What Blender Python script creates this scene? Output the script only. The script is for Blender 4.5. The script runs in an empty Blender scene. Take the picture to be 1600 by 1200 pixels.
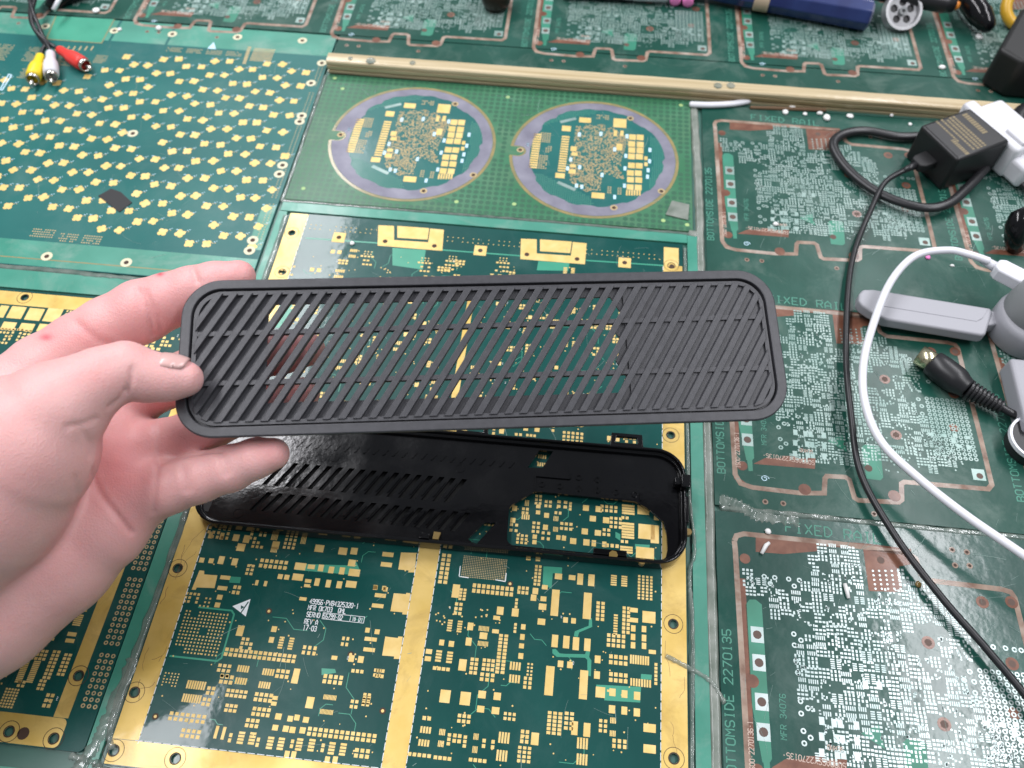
import bpy, bmesh, math, random
import numpy as np
from mathutils import Vector, Matrix
from mathutils.geometry import tessellate_polygon
random.seed(7); np.random.seed(7)
scene = bpy.context.scene
col = scene.collection

# ------------------------------------------------------------------ camera
F, PITCH, YAW, ROLL, CAMH = 1304.6, math.radians(56.97), math.radians(-5.141), math.radians(0.837), 385.0   # px of a 1600 px frame, mm
_fw = Vector((math.sin(YAW)*math.cos(PITCH), math.cos(YAW)*math.cos(PITCH), -math.sin(PITCH)))
_r0 = Vector((math.cos(YAW), -math.sin(YAW), 0)); _u0 = _r0.cross(_fw)
_rt = _r0*math.cos(ROLL) + _u0*math.sin(ROLL); _up = -_r0*math.sin(ROLL) + _u0*math.cos(ROLL)
CAMPOS = Vector((0, 0, CAMH*.001))
cam = bpy.data.cameras.new('camera'); cam_o = bpy.data.objects.new('camera', cam); col.objects.link(cam_o)
CM = Matrix(((_rt.x, _up.x, -_fw.x, 0), (_rt.y, _up.y, -_fw.y, 0), (_rt.z, _up.z, -_fw.z, CAMPOS.z), (0, 0, 0, 1)))
cam_o.matrix_world = CM
cam.sensor_width = 36; cam.lens = F/1600*36; cam.clip_start = .01; cam.clip_end = 20
cam.dof.use_dof = True; cam.dof.focus_distance = .385; cam.dof.aperture_fstop = 11
scene.camera = cam_o

# ------------------------------------------------------------------ light: two ceiling tubes and the pale workshop room around
w = bpy.data.worlds.new('World'); scene.world = w; w.use_nodes = True
w.node_tree.nodes['Background'].inputs[0].default_value = (.86, .93, 1, 1)
w.node_tree.nodes['Background'].inputs[1].default_value = .24
def tube(name, x, y, z, sx, sy, e):
    l = bpy.data.lights.new(name, 'AREA'); l.shape = 'RECTANGLE'; l.size = sx; l.size_y = sy; l.energy = e; l.color = (.97, .965, 1)
    o = bpy.data.objects.new(name, l); col.objects.link(o); o.location = (x, y, z); return o
tube('ceiling_tube_left', -.77, .9, 1.55, .17, 2.6, 42)
tube('ceiling_tube_right', .93, .9, 1.55, .17, 2.6, 36)
vs = scene.view_settings; vs.view_transform = 'Standard'; vs.look = 'None'; vs.exposure = 0.1; vs.gamma = 1
scene.render.engine = 'CYCLES'

# ------------------------------------------------------------------ pixel helpers (photo 1600x1200) -> mm on the plane z
def PZ(px, py, z=0.0):
    d = _rt*((px-800)/F) - _up*((py-600)/F) + _fw
    t = (CAMH - z)/-d.z
    return Vector((d.x*t, d.y*t))
def P(px, py): return PZ(px, py, 0)
def P3(px, py, z): q = PZ(px, py, z); return Vector((q.x, q.y, z))
def CAM(px, py, dep):                      # pixel + depth (mm) -> world mm
    return (_rt*((px-800)/F) - _up*((py-600)/F) + _fw)*dep + Vector((0, 0, CAMH))
ZM = {'c6': (560, 780, .35), 'c7': (100, 780, .35), 'r5': (1060, 780, .35), 'r4': (1060, 380, .3375), 'w': (690, 640, .25625),
      'disc': (500, 130, .18125), 'd5': (0, 820, .3166), 'd4': (0, 390, .225), 'top': (280, 330, .5125), 's3': (280, 640, .2625),
      's4': (680, 640, .2625), 'a1': (0, 0, .3375), 'tr': (1100, 0, .3125), 'ad': (1260, 120, .25), 'p8': (1300, 380, .25), 'rca': (0, 0, .125), 'up': (480, 0, .3875)}
def zp(k, x, y): o = ZM[k]; return (o[0]+x*o[2], o[1]+y*o[2])
def ZP(k, x, y, z=0): return PZ(*zp(k, x, y), z)
def zsize(k, x, y, ww, hh):                # size in mm of a box ww x hh (zoom px) lying on the table at that place
    a = ZP(k, x, y); b = ZP(k, x+10, y); c = ZP(k, x, y+10)
    return ww*(b-a).length/10, hh*abs((c-a).y)/10

# ------------------------------------------------------------------ materials
def mat(name, base, rough=.5, metal=0, spec=.5, coat=0, coat_rough=.1, var=None, vscale=60, rvar=0, bump=0, bscale=800, bdist=.0002, sss=0, trans=0, alpha=1, detail=3, hs=None):
    m = bpy.data.materials.new(name); m.use_nodes = True; nt = m.node_tree; b = nt.nodes['Principled BSDF']
    b.inputs['Base Color'].default_value = (*base, 1); b.inputs['Roughness'].default_value = rough; b.inputs['Metallic'].default_value = metal
    b.inputs['Specular IOR Level'].default_value = spec; b.inputs['Coat Weight'].default_value = coat; b.inputs['Coat Roughness'].default_value = coat_rough
    if trans: b.inputs['Transmission Weight'].default_value = trans
    if alpha < 1: b.inputs['Alpha'].default_value = alpha
    tc = nt.nodes.new('ShaderNodeNewGeometry') if hs is None else nt.nodes.new('ShaderNodeTexCoord')
    src = tc.outputs['Position'] if hs is None else tc.outputs['Object']
    def noise(s, d=3):
        n = nt.nodes.new('ShaderNodeTexNoise'); n.inputs['Scale'].default_value = s; n.inputs['Detail'].default_value = d; nt.links.new(src, n.inputs['Vector']); return n
    if var or rvar:
        n = noise(vscale, detail)
        r = nt.nodes.new('ShaderNodeValToRGB'); r.color_ramp.elements[0].position = .35; r.color_ramp.elements[1].position = .68
        nt.links.new(n.outputs['Fac'], r.inputs['Fac'])
        if var:
            mx = nt.nodes.new('ShaderNodeMix'); mx.data_type = 'RGBA'; mx.inputs[6].default_value = (*base, 1); mx.inputs[7].default_value = (*var, 1)
            nt.links.new(r.outputs['Color'], mx.inputs[0]); nt.links.new(mx.outputs[2], b.inputs['Base Color'])
        if rvar:
            n2 = noise(vscale*.6, 4); mr = nt.nodes.new('ShaderNodeMapRange'); mr.inputs[1].default_value = .35; mr.inputs[2].default_value = .65
            mr.inputs[3].default_value = max(.03, rough-rvar); mr.inputs[4].default_value = rough+rvar
            nt.links.new(n2.outputs['Fac'], mr.inputs[0]); nt.links.new(mr.outputs[0], b.inputs['Roughness'])
    if bump:
        n3 = noise(bscale, 2); bp = nt.nodes.new('ShaderNodeBump'); bp.inputs['Strength'].default_value = bump; bp.inputs['Distance'].default_value = bdist
        nt.links.new(n3.outputs['Fac'], bp.inputs['Height']); nt.links.new(bp.outputs[0], b.inputs['Normal'])
        if coat: nt.links.new(bp.outputs[0], b.inputs['Coat Normal'])
    if sss:
        b.inputs['Subsurface Weight'].default_value = sss; b.inputs['Subsurface Radius'].default_value = (1, .35, .2); b.inputs['Subsurface Scale'].default_value = .004
    return m
M = {}
M['pcb_c'] = mat('solder_mask_dark_green', (.004, .056, .050), .32, spec=.22, coat=.3, coat_rough=.07, var=(.007, .076, .066), vscale=18, rvar=.1, bump=.25, bscale=130, bdist=.0003)
M['pcb_a'] = mat('solder_mask_blue_green', (.011, .108, .102), .36, spec=.3, coat=.2, coat_rough=.12, var=(.017, .138, .124), vscale=14, rvar=.1, bump=.2, bscale=120, bdist=.0003)
M['pcb_b'] = mat('solder_mask_leaf_green', (.040, .150, .075), .42, spec=.25, coat=.15, coat_rough=.2, var=(.055, .19, .105), vscale=25, rvar=.1, bump=.2, bscale=120, bdist=.0003)
M['pcb_r2'] = mat('solder_mask_varnished_green', (.006, .050, .038), .34, spec=.25, coat=.45, coat_rough=.12, var=(.016, .080, .062), vscale=22, rvar=.12, bump=.35, bscale=160, bdist=.0003, detail=6)
M['pcb_r'] = mat('solder_mask_worn_green', (.006, .054, .038), .44, spec=.22, coat=.12, coat_rough=.2, var=(.017, .080, .060), vscale=22, rvar=.14, bump=.3, bscale=160, bdist=.0003, detail=6)
M['dot'] = mat('copper_dots_under_mask', (.022, .105, .055), .45, coat=.2, coat_rough=.25)
M['mint'] = mat('mask_over_copper', (.030, .26, .165), .42, coat=.25, coat_rough=.2, var=(.045, .31, .20), vscale=45)
M['mint_r'] = mat('worn_mask_over_copper', (.022, .17, .105), .45, var=(.035, .23, .15), vscale=45)
M['teal'] = mat('board_margin_teal', (.036, .215, .152), .42, coat=.3, coat_rough=.15, var=(.06, .29, .21), vscale=30, rvar=.15, bump=.3, bscale=90, bdist=.0004, detail=6)
M['gold'] = mat('gold_plating', (.60, .41, .10), .46, metal=.38, coat=.2, var=(.74, .54, .19), vscale=45, rvar=.1, bump=.15, bscale=220, bdist=.0003, detail=6)
M['goldpad'] = mat('gold_pad', (.70, .49, .16), .5, metal=.25, var=(.78, .57, .23), vscale=160)
M['tan'] = mat('dull_gold_pad', (.50, .38, .19), .5, metal=.2, var=(.40, .32, .18), vscale=200)
M['silver'] = mat('tinned_pad', (.34, .44, .41), .4, metal=.3, var=(.20, .31, .28), vscale=55, detail=6)
M['silver2'] = mat('bright_tinned_pad', (.48, .55, .54), .35, metal=.4, var=(.33, .42, .41), vscale=60)
M['silk'] = mat('white_legend_ink', (.78, .82, .84), .6)
def dusty(m, colr, amt, scale, lo=.5, hi=.72, stretch=None):
    nt = m.node_tree; b = nt.nodes['Principled BSDF']; g = nt.nodes.new('ShaderNodeNewGeometry'); n = nt.nodes.new('ShaderNodeTexNoise'); n.inputs['Scale'].default_value = scale; n.inputs['Detail'].default_value = 9; n.inputs['Roughness'].default_value = .68; n.inputs['Distortion'].default_value = .6
    nt.links.new(g.outputs['Position'], n.inputs['Vector']); r = nt.nodes.new('ShaderNodeMapRange'); r.inputs[1].default_value = lo; r.inputs[2].default_value = hi; r.inputs[3].default_value = 0; r.inputs[4].default_value = amt; nt.links.new(n.outputs['Fac'], r.inputs[0])
    mx = nt.nodes.new('ShaderNodeMix'); mx.data_type = 'RGBA'; nt.links.new(r.outputs[0], mx.inputs[0]); src = b.inputs['Base Color'].links[0].from_socket; nt.links.new(src, mx.inputs[6]); mx.inputs[7].default_value = (*colr, 1); nt.links.new(mx.outputs[2], b.inputs['Base Color'])
M['blueink'] = mat('pale_blue_legend_ink', (.50, .70, .82), .6)
M['mintink'] = mat('pale_green_etch', (.055, .24, .17), .5)
M['copper'] = mat('bare_copper_brown', (.13, .045, .024), .5, metal=.15, var=(.20, .085, .05), vscale=140, coat=.2)
M['rout'] = mat('routed_slot_laminate', (.34, .25, .19), .55, var=(.15, .075, .045), vscale=110, coat=.25, detail=6)
M['hole'] = mat('hole_shadow_brown', (.05, .025, .015), .7)
M['ringgrey'] = mat('oxidised_tin_ring', (.17, .165, .215), .5, metal=.2, var=(.25, .245, .30), vscale=70, detail=6)
M['resinedge'] = mat('amber_cut_edge', (.30, .23, .09), .4, var=(.20, .18, .08), vscale=120, coat=.3)
M['glue'] = mat('dirty_clear_glue', (.30, .34, .30), .22, var=(.14, .20, .17), vscale=130, coat=.6, coat_rough=.06, bump=.5, bscale=260, bdist=.0006, alpha=.55, detail=6)
M['greyglue'] = mat('grey_filler', (.24, .26, .23), .4, var=(.12, .15, .12), vscale=90, coat=.4, bump=.5, bscale=200, bdist=.0006, detail=6)
M['table'] = mat('bench_resin', (.03, .10, .08), .4, var=(.05, .14, .11), vscale=20, coat=.3)
M['abs'] = mat('textured_black_plastic', (.036, .036, .042), .44, spec=.5, var=(.048, .048, .055), vscale=300, bump=.5, bscale=2600, bdist=.00012, hs=1)
M['gloss'] = mat('glossy_black_plastic', (.005, .005, .006), .13, spec=.36, rvar=.06, vscale=90, bump=.22, bscale=420, bdist=.0002)
M['rubber'] = mat('black_cable_jacket', (.014, .014, .016), .38, spec=.5)
M['blackmatte'] = mat('matte_black', (.012, .012, .013), .6)
M['whitep'] = mat('white_plastic', (.72, .72, .75), .4, var=(.62, .62, .66), vscale=60)
M['cablewhite'] = mat('white_cable_jacket', (.75, .75, .80), .42)
M['grey'] = mat('grey_plastic', (.34, .34, .37), .5, bump=.2, bscale=2500, bdist=.0001)
M['greyd'] = mat('darker_grey_plastic', (.22, .23, .235), .5)
M['nickel'] = mat('nickel', (.62, .60, .55), .25, metal=1)
M['brass'] = mat('pale_brass', (.75, .68, .45), .25, metal=1)
M['yellow'] = mat('yellow_plastic', (.85, .62, .02), .4)
M['red'] = mat('red_plastic', (.75, .045, .035), .4)
M['blue'] = mat('navy_blue_plastic', (.010, .020, .10), .35, var=(.016, .034, .14), vscale=60, coat=.3)
M['tape'] = mat('beige_tape', (.55, .42, .30), .6)
M['pink'] = mat('pink_foam', (.80, .22, .52), .6)
M['orange'] = mat('orange_plastic', (.75, .25, .03), .5)
M['rail'] = mat('aged_cream_wood', (.60, .50, .32), .42, var=(.34, .25, .12), vscale=40, coat=.35, coat_rough=.15, bump=.4, bscale=120, bdist=.0005, detail=6)
M['crumb'] = mat('white_crumb', (.78, .78, .76), .5)
M['amber'] = mat('amber_glue', (.20, .13, .035), .3, coat=.5)
M['label'] = mat('gold_print', (.20, .155, .08), .5)
M['nail'] = mat('nail', (.62, .38, .355), .3, spec=.5, coat=.2)
for k, c, a, sc in (('pcb_r', (.16, .22, .19), .45, 26), ('pcb_r2', (.15, .21, .19), .35, 24), ('pcb_b', (.20, .26, .18), .35, 30), ('pcb_a', (.12, .22, .20), .3, 18), ('pcb_c', (.10, .17, .16), .25, 20), ('teal', (.28, .36, .31), .5, 28), ('rout', (.50, .47, .43), .6, 40), ('gold', (.34, .21, .06), .55, 55), ('copper', (.05, .022, .015), .6, 60)): dusty(M[k], c, a, sc)
# rail grain along its length
nt = M['rail'].node_tree
for n in [n for n in nt.nodes if n.type == 'TEX_NOISE'][:1]:
    mp = nt.nodes.new('ShaderNodeMapping'); mp.inputs['Scale'].default_value = (.12, 6, 6)
    nt.links.new(n.inputs['Vector'].links[0].from_socket, mp.inputs[0]); nt.links.new(mp.outputs[0], n.inputs['Vector'])

# ------------------------------------------------------------------ mesh helpers (mm in, metres out)
class MB:
    def __init__(s): s.v = []; s.f = []
    def poly(s, pts, z):
        n = len(s.v); s.v += [(p[0], p[1], z) for p in pts]; s.f.append(list(range(n, n+len(pts))))
    def pad(s, x, y, ww, hh, z=.07, z0=-.03):
        n = len(s.v); a, b = ww/2, hh/2
        for zz in (z0, z):
            s.v += [(x-a, y-b, zz), (x+a, y-b, zz), (x+a, y+b, zz), (x-a, y+b, zz)]
        s.f += [[n+4, n+5, n+6, n+7], [n, n+1, n+5, n+4], [n+1, n+2, n+6, n+5], [n+2, n+3, n+7, n+6], [n+3, n, n+4, n+7]]
    def prism(s, pts, z0, z1):
        k = len(pts); n = len(s.v)
        if sum(pts[i][0]*pts[(i+1) % k][1]-pts[(i+1) % k][0]*pts[i][1] for i in range(k)) < 0: pts = pts[::-1]
        s.v += [(p[0], p[1], z0) for p in pts] + [(p[0], p[1], z1) for p in pts]
        s.f.append(list(range(n+k, n+2*k))); s.f.append(list(range(n+k-1, n-1, -1)))
        for i in range(k): j = (i+1) % k; s.f.append([n+i, n+j, n+k+j, n+k+i])
    def box(s, x0, y0, z0, x1, y1, z1): s.prism([(x0, y0), (x1, y0), (x1, y1), (x0, y1)], z0, z1)
    def plate(s, outer, holes, z0, z1):
        loops = [outer]+holes; flat = [p for l in loops for p in l]; n = len(s.v); k = len(flat)
        tris = tessellate_polygon([[Vector((p[0], p[1], 0)) for p in l] for l in loops])
        s.v += [(p[0], p[1], z0) for p in flat] + [(p[0], p[1], z1) for p in flat]
        for t in tris:
            a, b, c = [flat[i] for i in t]
            if (b[0]-a[0])*(c[1]-a[1])-(c[0]-a[0])*(b[1]-a[1]) < 0: t = t[::-1]
            s.f.append([n+k+i for i in t]); s.f.append([n+i for i in t[::-1]])
        o = 0
        for li, l in enumerate(loops):
            m = len(l); A = sum(l[i][0]*l[(i+1) % m][1]-l[(i+1) % m][0]*l[i][1] for i in range(m))
            flip = (A < 0) != (li > 0)
            for i in range(m):
                j = (i+1) % m; q = [n+o+i, n+o+j, n+k+o+j, n+k+o+i]; s.f.append(q[::-1] if flip else q)
            o += m
    def ring(s, x, y, r0, r1, z, seg=14):
        n = len(s.v)
        for i in range(seg):
            a = 2*math.pi*i/seg; c, d = math.cos(a), math.sin(a); s.v += [(x+r0*c, y+r0*d, z), (x+r1*c, y+r1*d, z)]
        for i in range(seg): j = (i+1) % seg; s.f.append([n+2*i, n+2*i+1, n+2*j+1, n+2*j])
    def disc(s, x, y, r, z, seg=14): s.poly(circ(x, y, r, seg), z)
    def line(s, pts, ww, z):               # flat polyline strip, mitred
        k = len(pts); n = len(s.v)
        for i in range(k):
            a = Vector(pts[max(i-1, 0)]); b = Vector(pts[i]); c = Vector(pts[min(i+1, k-1)])
            d1 = (b-a).normalized() if i else (c-b).normalized(); d2 = (c-b).normalized() if i < k-1 else d1
            m = Vector((-d1.y, d1.x))+Vector((-d2.y, d2.x)); L = m.length
            m = m/L if L > 1e-6 else Vector((-d1.y, d1.x)); q = ww/2/max(.5, m.dot(Vector((-d1.y, d1.x))))
            s.v += [(b.x-m.x*q, b.y-m.y*q, z), (b.x+m.x*q, b.y+m.y*q, z)]
        for i in range(k-1): s.f.append([n+2*i, n+2*i+2, n+2*i+3, n+2*i+1])
    def tube(s, pts, rad, seg=12, cap=True, flat=1.0):
        pts = [Vector(p) for p in pts]; k = len(pts); n = len(s.v)
        rad = rad if hasattr(rad, '__len__') else [rad]*k
        t0 = (pts[1]-pts[0]).normalized(); ref = Vector((0, 0, 1)) if abs(t0.z) < .9 else Vector((1, 0, 0))
        nx = ref.cross(t0).normalized()
        for i in range(k):
            t = (pts[min(i+1, k-1)]-pts[max(i-1, 0)]).normalized(); nx = (nx-t*nx.dot(t)).normalized(); ny = t.cross(nx)
            for j in range(seg):
                a = 2*math.pi*j/seg; q = pts[i]+nx*(math.cos(a)*rad[i]*flat)+ny*(math.sin(a)*rad[i]); s.v.append(tuple(q))
        for i in range(k-1):
            for j in range(seg):
                j2 = (j+1) % seg; s.f.append([n+i*seg+j, n+i*seg+j2, n+(i+1)*seg+j2, n+(i+1)*seg+j])
        if cap: s.f.append([n+j for j in range(seg)][::-1]); s.f.append([n+(k-1)*seg+j for j in range(seg)])
    def build(s, name, m, parent=None, smooth=False, recalc=False, bevel=0):
        me = bpy.data.meshes.new(name); me.from_pydata([(a*.001, b*.001, c*.001) for a, b, c in s.v], [], s.f); me.update()
        if recalc:
            bm = bmesh.new(); bm.from_mesh(me); bmesh.ops.recalc_face_normals(bm, faces=bm.faces); bm.to_mesh(me); bm.free()
        if smooth: me.shade_smooth()
        me.materials.append(M[m] if isinstance(m, str) else m)
        o = bpy.data.objects.new(name, me); col.objects.link(o)
        if parent: o.parent = parent
        if bevel:
            b = o.modifiers.new('bevel', 'BEVEL'); b.width = bevel*.001; b.segments = 3; b.limit_method = 'ANGLE'; b.angle_limit = math.radians(40)
            me.shade_smooth(); me.set_sharp_from_angle(angle=math.radians(32))
        return o
    def pieces(s):                          # one MB per connected piece
        par = list(range(len(s.v)))
        def fd(a):
            while par[a] != a: par[a] = par[par[a]]; a = par[a]
            return a
        for f in s.f:
            r = fd(f[0])
            for i in f[1:]: par[fd(i)] = r
        gr = {}
        for f in s.f: gr.setdefault(fd(f[0]), []).append(f)
        out = []
        for fs in gr.values():
            ids = sorted({i for f in fs for i in f}); mp = {a: b for b, a in enumerate(ids)}; q = MB(); q.v = [s.v[i] for i in ids]; q.f = [[mp[i] for i in f] for f in fs]; out.append(q)
        return out
    def build_each(s, name, m, parent=None): return [q.build(name, m, parent) for q in s.pieces()]
def circ(x, y, r, seg=16): return [(x+r*math.cos(2*math.pi*i/seg), y+r*math.sin(2*math.pi*i/seg)) for i in range(seg)]
def rrect(x0, y0, x1, y1, r, seg=6):
    out = []
    for cx, cy, a0 in ((x1-r, y1-r, 0), (x0+r, y1-r, 90), (x0+r, y0+r, 180), (x1-r, y0+r, 270)):
        for i in range(seg+1): a = math.radians(a0+90*i/seg); out.append((cx+r*math.cos(a), cy+r*math.sin(a)))
    return out
def thing(name, label, cat, loc=(0, 0, 0), group=None):
    o = bpy.data.objects.new(name, None); o.empty_display_size = .01; col.objects.link(o); o.location = [c*.001 for c in loc]
    tag(o, label, cat, group); return o
def tag(o, label, cat, group=None):
    o['label'] = label; o['category'] = cat
    if group: o['group'] = group
    return o
def stuff(o): o['kind'] = 'stuff'; return o
def struct(o): o['kind'] = 'structure'; return o
def share(o, name, parent, loc=(0, 0, 0)):
    c = bpy.data.objects.new(name, o.data); col.objects.link(c); c.parent = parent; c.location = [a*.001 for a in loc]
    return c
def spline(pts, n=10):
    pts = [Vector(p) for p in pts]; out = []
    for i in range(len(pts)-1):
        p0, p1, p2, p3 = pts[max(i-1, 0)], pts[i], pts[i+1], pts[min(i+2, len(pts)-1)]
        for k in range(n):
            t = k/n; out.append(.5*((2*p1)+(p2-p0)*t+(2*p0-5*p1+4*p2-p3)*t*t+(3*p1-p0-3*p2+p3)*t**3))
    out.append(pts[-1]); return out
def inpoly(x, y, poly):
    c = False; j = len(poly)-1
    for i in range(len(poly)):
        xi, yi = poly[i][0], poly[i][1]; xj, yj = poly[j][0], poly[j][1]
        if (yi > y) != (yj > y) and x < (xj-xi)*(y-yi)/(yj-yi)+xi: c = not c
        j = i
    return c

# stroke lettering on a 4 x 6 grid
FONT = {'0': '10 01 05 16 36 45 41 30 10', '1': '15 26 20|10 30', '2': '05 16 36 45 44 00 40', '3': '05 16 36 45 44 33 42 41 30 10 01|13 33', '4': '30 36 02 42',
 '5': '46 06 03 33 42 41 30 10 01', '6': '45 36 16 05 01 10 30 41 42 33 03', '7': '06 46 10', '8': '13 04 05 16 36 45 44 33 13 02 01 10 30 41 42 33', '9': '43 13 04 05 16 36 45 41 30 10 01',
 'A': '00 04 26 44 40|02 42', 'B': '00 06 36 45 44 33 03|33 42 41 30 00', 'C': '45 36 16 05 01 10 30 41', 'D': '00 06 26 44 42 20 00', 'E': '46 06 00 40|03 33', 'F': '46 06 00|03 33',
 'I': '16 36|26 20|10 30', 'K': '06 00|46 03 40', 'L': '06 00 40', 'M': '00 06 23 46 40', 'N': '00 06 40 46', 'O': '10 01 05 16 36 45 41 30 10', 'P': '00 06 36 45 44 33 03',
 'Q': '10 01 05 16 36 45 41 30 10|22 40', 'R': '00 06 36 45 44 33 03|23 40', 'S': '45 36 16 05 04 13 33 42 41 30 10 01', 'T': '06 46|26 20', 'V': '06 20 46', 'W': '06 10 23 30 46',
 'X': '00 46|06 40', 'Y': '06 23 46|23 20', '-': '13 33', ' ': '', 'G': '45 36 16 05 01 10 30 41 43 23', 'H': '00 06|40 46|03 43'}
def write(mb, txt, x, y, h, ang=0, ww=None, z=.12, asp=.8, mirror=False):
    s = h/6; sx = s*asp; ww = ww or h*.13; ca, sa = math.cos(math.radians(ang)), math.sin(math.radians(ang)); cx = 0
    for ch in txt:
        for st in FONT.get(ch, '').split('|'):
            if not st: continue
            pts = []
            for tk in st.split():
                u = (cx+int(tk[0])*sx)*(-1 if mirror else 1); v = int(tk[1])*s; pts.append((x+u*ca-v*sa, y+u*sa+v*ca))
            mb.line(pts, ww, z)
        cx += 5.6*sx

# ------------------------------------------------------------------ bench
mb = MB(); mb.box(-900, -250, -22, 900, 1100, -1.7)
struct(mb.build('bench_top', 'table'))

# ---- gluey seams between boards
def seam(pts, wd, h, m='glue', name='glue_seam', z0=-1.6, jit=.35):
    pts = spline([Vector((p[0], p[1], 0)) for p in pts], 14); mb = MB(); n = 7; k = len(pts)
    for i, p in enumerate(pts):
        t = (pts[min(i+1, k-1)]-pts[max(i-1, 0)]).normalized(); nx = Vector((-t.y, t.x, 0))
        wl = wd/2*(1+random.uniform(-jit, jit)); wr = wd/2*(1+random.uniform(-jit, jit)); hh = h*(1+random.uniform(-.4, .4))
        for j in range(n):
            u = -1+2*j/(n-1); q = p+nx*(u*(wl if u < 0 else wr)); mb.v.append((q.x, q.y, .02+hh*max(0, 1-u*u)**.5 if 0 < j < n-1 else z0))
    for i in range(k-1):
        for j in range(n-1): a = i*n+j; mb.f.append([a, a+1, a+n+1, a+n])
    o = mb.build(name, m, smooth=True, recalc=False)
    me = o.data
    if me.polygons[k].normal.z < 0: me.flip_normals()
    return struct(o)
seam([(84, 20), (83.6, 130), (84, 250), (83, 330), (83, 420), (81, 498)], 5.6, .35, 'greyglue', 'grey_filler_seam', jit=.15)
seam([(-186, 34), (-181, 48), (-179, 62), (-177.5, 84)], 7, .5)
seam([(-173, 46), (-177.5, 60), (-176.5, 120), (-176.5, 180), (-177, 260), (-177, 360)], 4.2, .7)
seam([(81, 372), (60, 372.5), (-30, 373.2), (-120, 373), (-182, 373)], 2.6, .35)
seam([(-183, 372), (-183, 430), (-183.5, 500)], 3.2, .35)
seam([(90, 187), (130, 187), (180, 186.5), (260, 186.5), (420, 186)], 3.4, .35)
seam([(-420, 298), (-320, 301), (-260, 300), (-190, 302)], 4, .5)
seam([(73, 44), (74.5, 120), (73.5, 150), (76, 165), (73.5, 210), (73.5, 360)], 2.2, .5)
seam([(62, 110), (72, 106), (82, 101), (88, 92)], 2.6, 1.0)
seam([(89, 191), (97, 190), (104, 186), (110, 184), (128, 183.5)], 8, .3)
seam([(76, 373.5), (80, 373), (84, 373.5)], 6, .3, 'greyglue', 'grey_filler_seam')
seam([(-190, 42), (-178, 40), (-173, 38), (-120, 37), (-40, 36), (70, 35)], 3.5, .8)

# ---- silkscreen ticks: tiny unreadable legend marks next to parts
def tick(mb, x, y, n=3, vert=True, s=1.0):
    for i in range(n):
        for dx, dy in ((0, 0), (.45, 0)):
            if vert: mb.pad(x+random.uniform(-.05, .05), y+i*.8*s, .75*s, .22*s, .10); mb.pad(x-.3*s+random.choice((0, .6))*s, y+i*.8*s+.25*s, .2*s, .45*s, .10)
            else: mb.pad(x+i*.8*s, y, .22*s, .75*s, .10); mb.pad(x+i*.8*s+.25*s, y-.3*s+random.choice((0, .6))*s, .45*s, .2*s, .10)
            break
def grid(mb, x, y, nx, ny, dx, dy, ww, hh, drop=0, z=.07):
    for i in range(nx):
        for j in range(ny):
            if random.random() < drop: continue
            mb.pad(x+(i-(nx-1)/2)*dx, y+(j-(ny-1)/2)*dy, ww, hh, z)
OCC = []
def occupied(x, y, r):
    return any(abs(x-a) < b+r and abs(y-c) < d+r for a, b, c, d in OCC)
def cluster(mb, sk, x, y):
    """one little circuit: a chip footprint or a few two-pad parts"""
    t = random.random()
    if t < .22:
        n = random.choice((4, 4, 5, 8)); g = 1.15; rot = random.random() < .5
        for s in (-1, 1):
            if rot: grid(mb, x, y+s*2.3, n, 1, g, 1, .8, 2.2)
            else: grid(mb, x+s*2.3, y, 1, n, 1, g, 2.2, .8)
    elif t < .6:
        nx, ny = random.choice(((2, 2), (3, 2), (2, 3), (4, 2), (2, 4))); grid(mb, x, y, nx, ny, 2.1, 2.2, 1.5, 1.5, .06)
    elif t < .8:
        s = random.uniform(1.9, 2.8); mb.pad(x-s*.8, y, s*.95, s*1.1); mb.pad(x+s*.8, y, s*.95, s*1.1)
    else:
        for _ in range(5): mb.pad(x+random.uniform(-2.5, 2.5), y+random.uniform(-2.5, 2.5), .7, .7)
    for _ in range(random.randint(1, 3)): mb.disc(x+random.uniform(-3.5, 3.5), y+random.uniform(-3.5, 3.5), .42, .06, 8)
    if random.random() < .6: tick(sk, x+random.choice((-3.8, 3.6)), y+random.uniform(-1, 1), random.choice((2, 3)), True, .8)
    OCC.append((x, 3.2, y, 3.2))

# ================================================================== central board with gold frame
C = thing('circuit_board', 'dark green circuit board with wide gold border strips under the open black shell', 'circuit board')
CX0, CX1, CY0, CY1 = -175, 72, 40, 363
gold_holes = [P(*zp('c7', 508, 308)), P(*zp('c7', 315, 862)), P(*zp('c7', 222, 1122)), P(*zp('c7', 497, 1158)), P(1052, 975), P(1053, 1185), P(1048, 680), P(456, 364), P(441, 425), P(1049, 415)]
mb = MB(); mb.plate([(CX0, CY0), (CX1, CY0), (CX1, CY1), (CX0, CY1)], [circ(h.x, h.y, 1.9) for h in gold_holes], -1.6, 0); mb.build('substrate', 'pcb_c', C)
def strip_plate(name, outer, parent, z=.08):
    hs = [h for h in gold_holes if inpoly(h.x, h.y, outer)]
    m_ = MB(); m_.plate(outer, [circ(h.x, h.y, 2.0) for h in hs], -.02, z); return m_.build(name, 'gold', parent)
strip_plate('gold_border_strip', [(-174.6, 50.5), (-163.2, 50.5), (-163.2, 362.6), (-174.6, 362.6)], C)
strip_plate('gold_border_strip', [(60.2, 50.5), (71.6, 50.5), (71.6, 345), (60.2, 345)], C)
strip_plate('gold_border_strip', [(-174.6, 40.4), (71.6, 40.4), (71.6, 50.3), (-174.6, 50.3)], C)
strip_plate('gold_middle_strip', [(-57.6, 50.5), (-47.6, 50.5), (-47.6, 222), (-50.6, 225), (-50.6, 318), (-54.4, 318), (-54.4, 225), (-57.6, 222)], C)
mb = MB()
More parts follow.
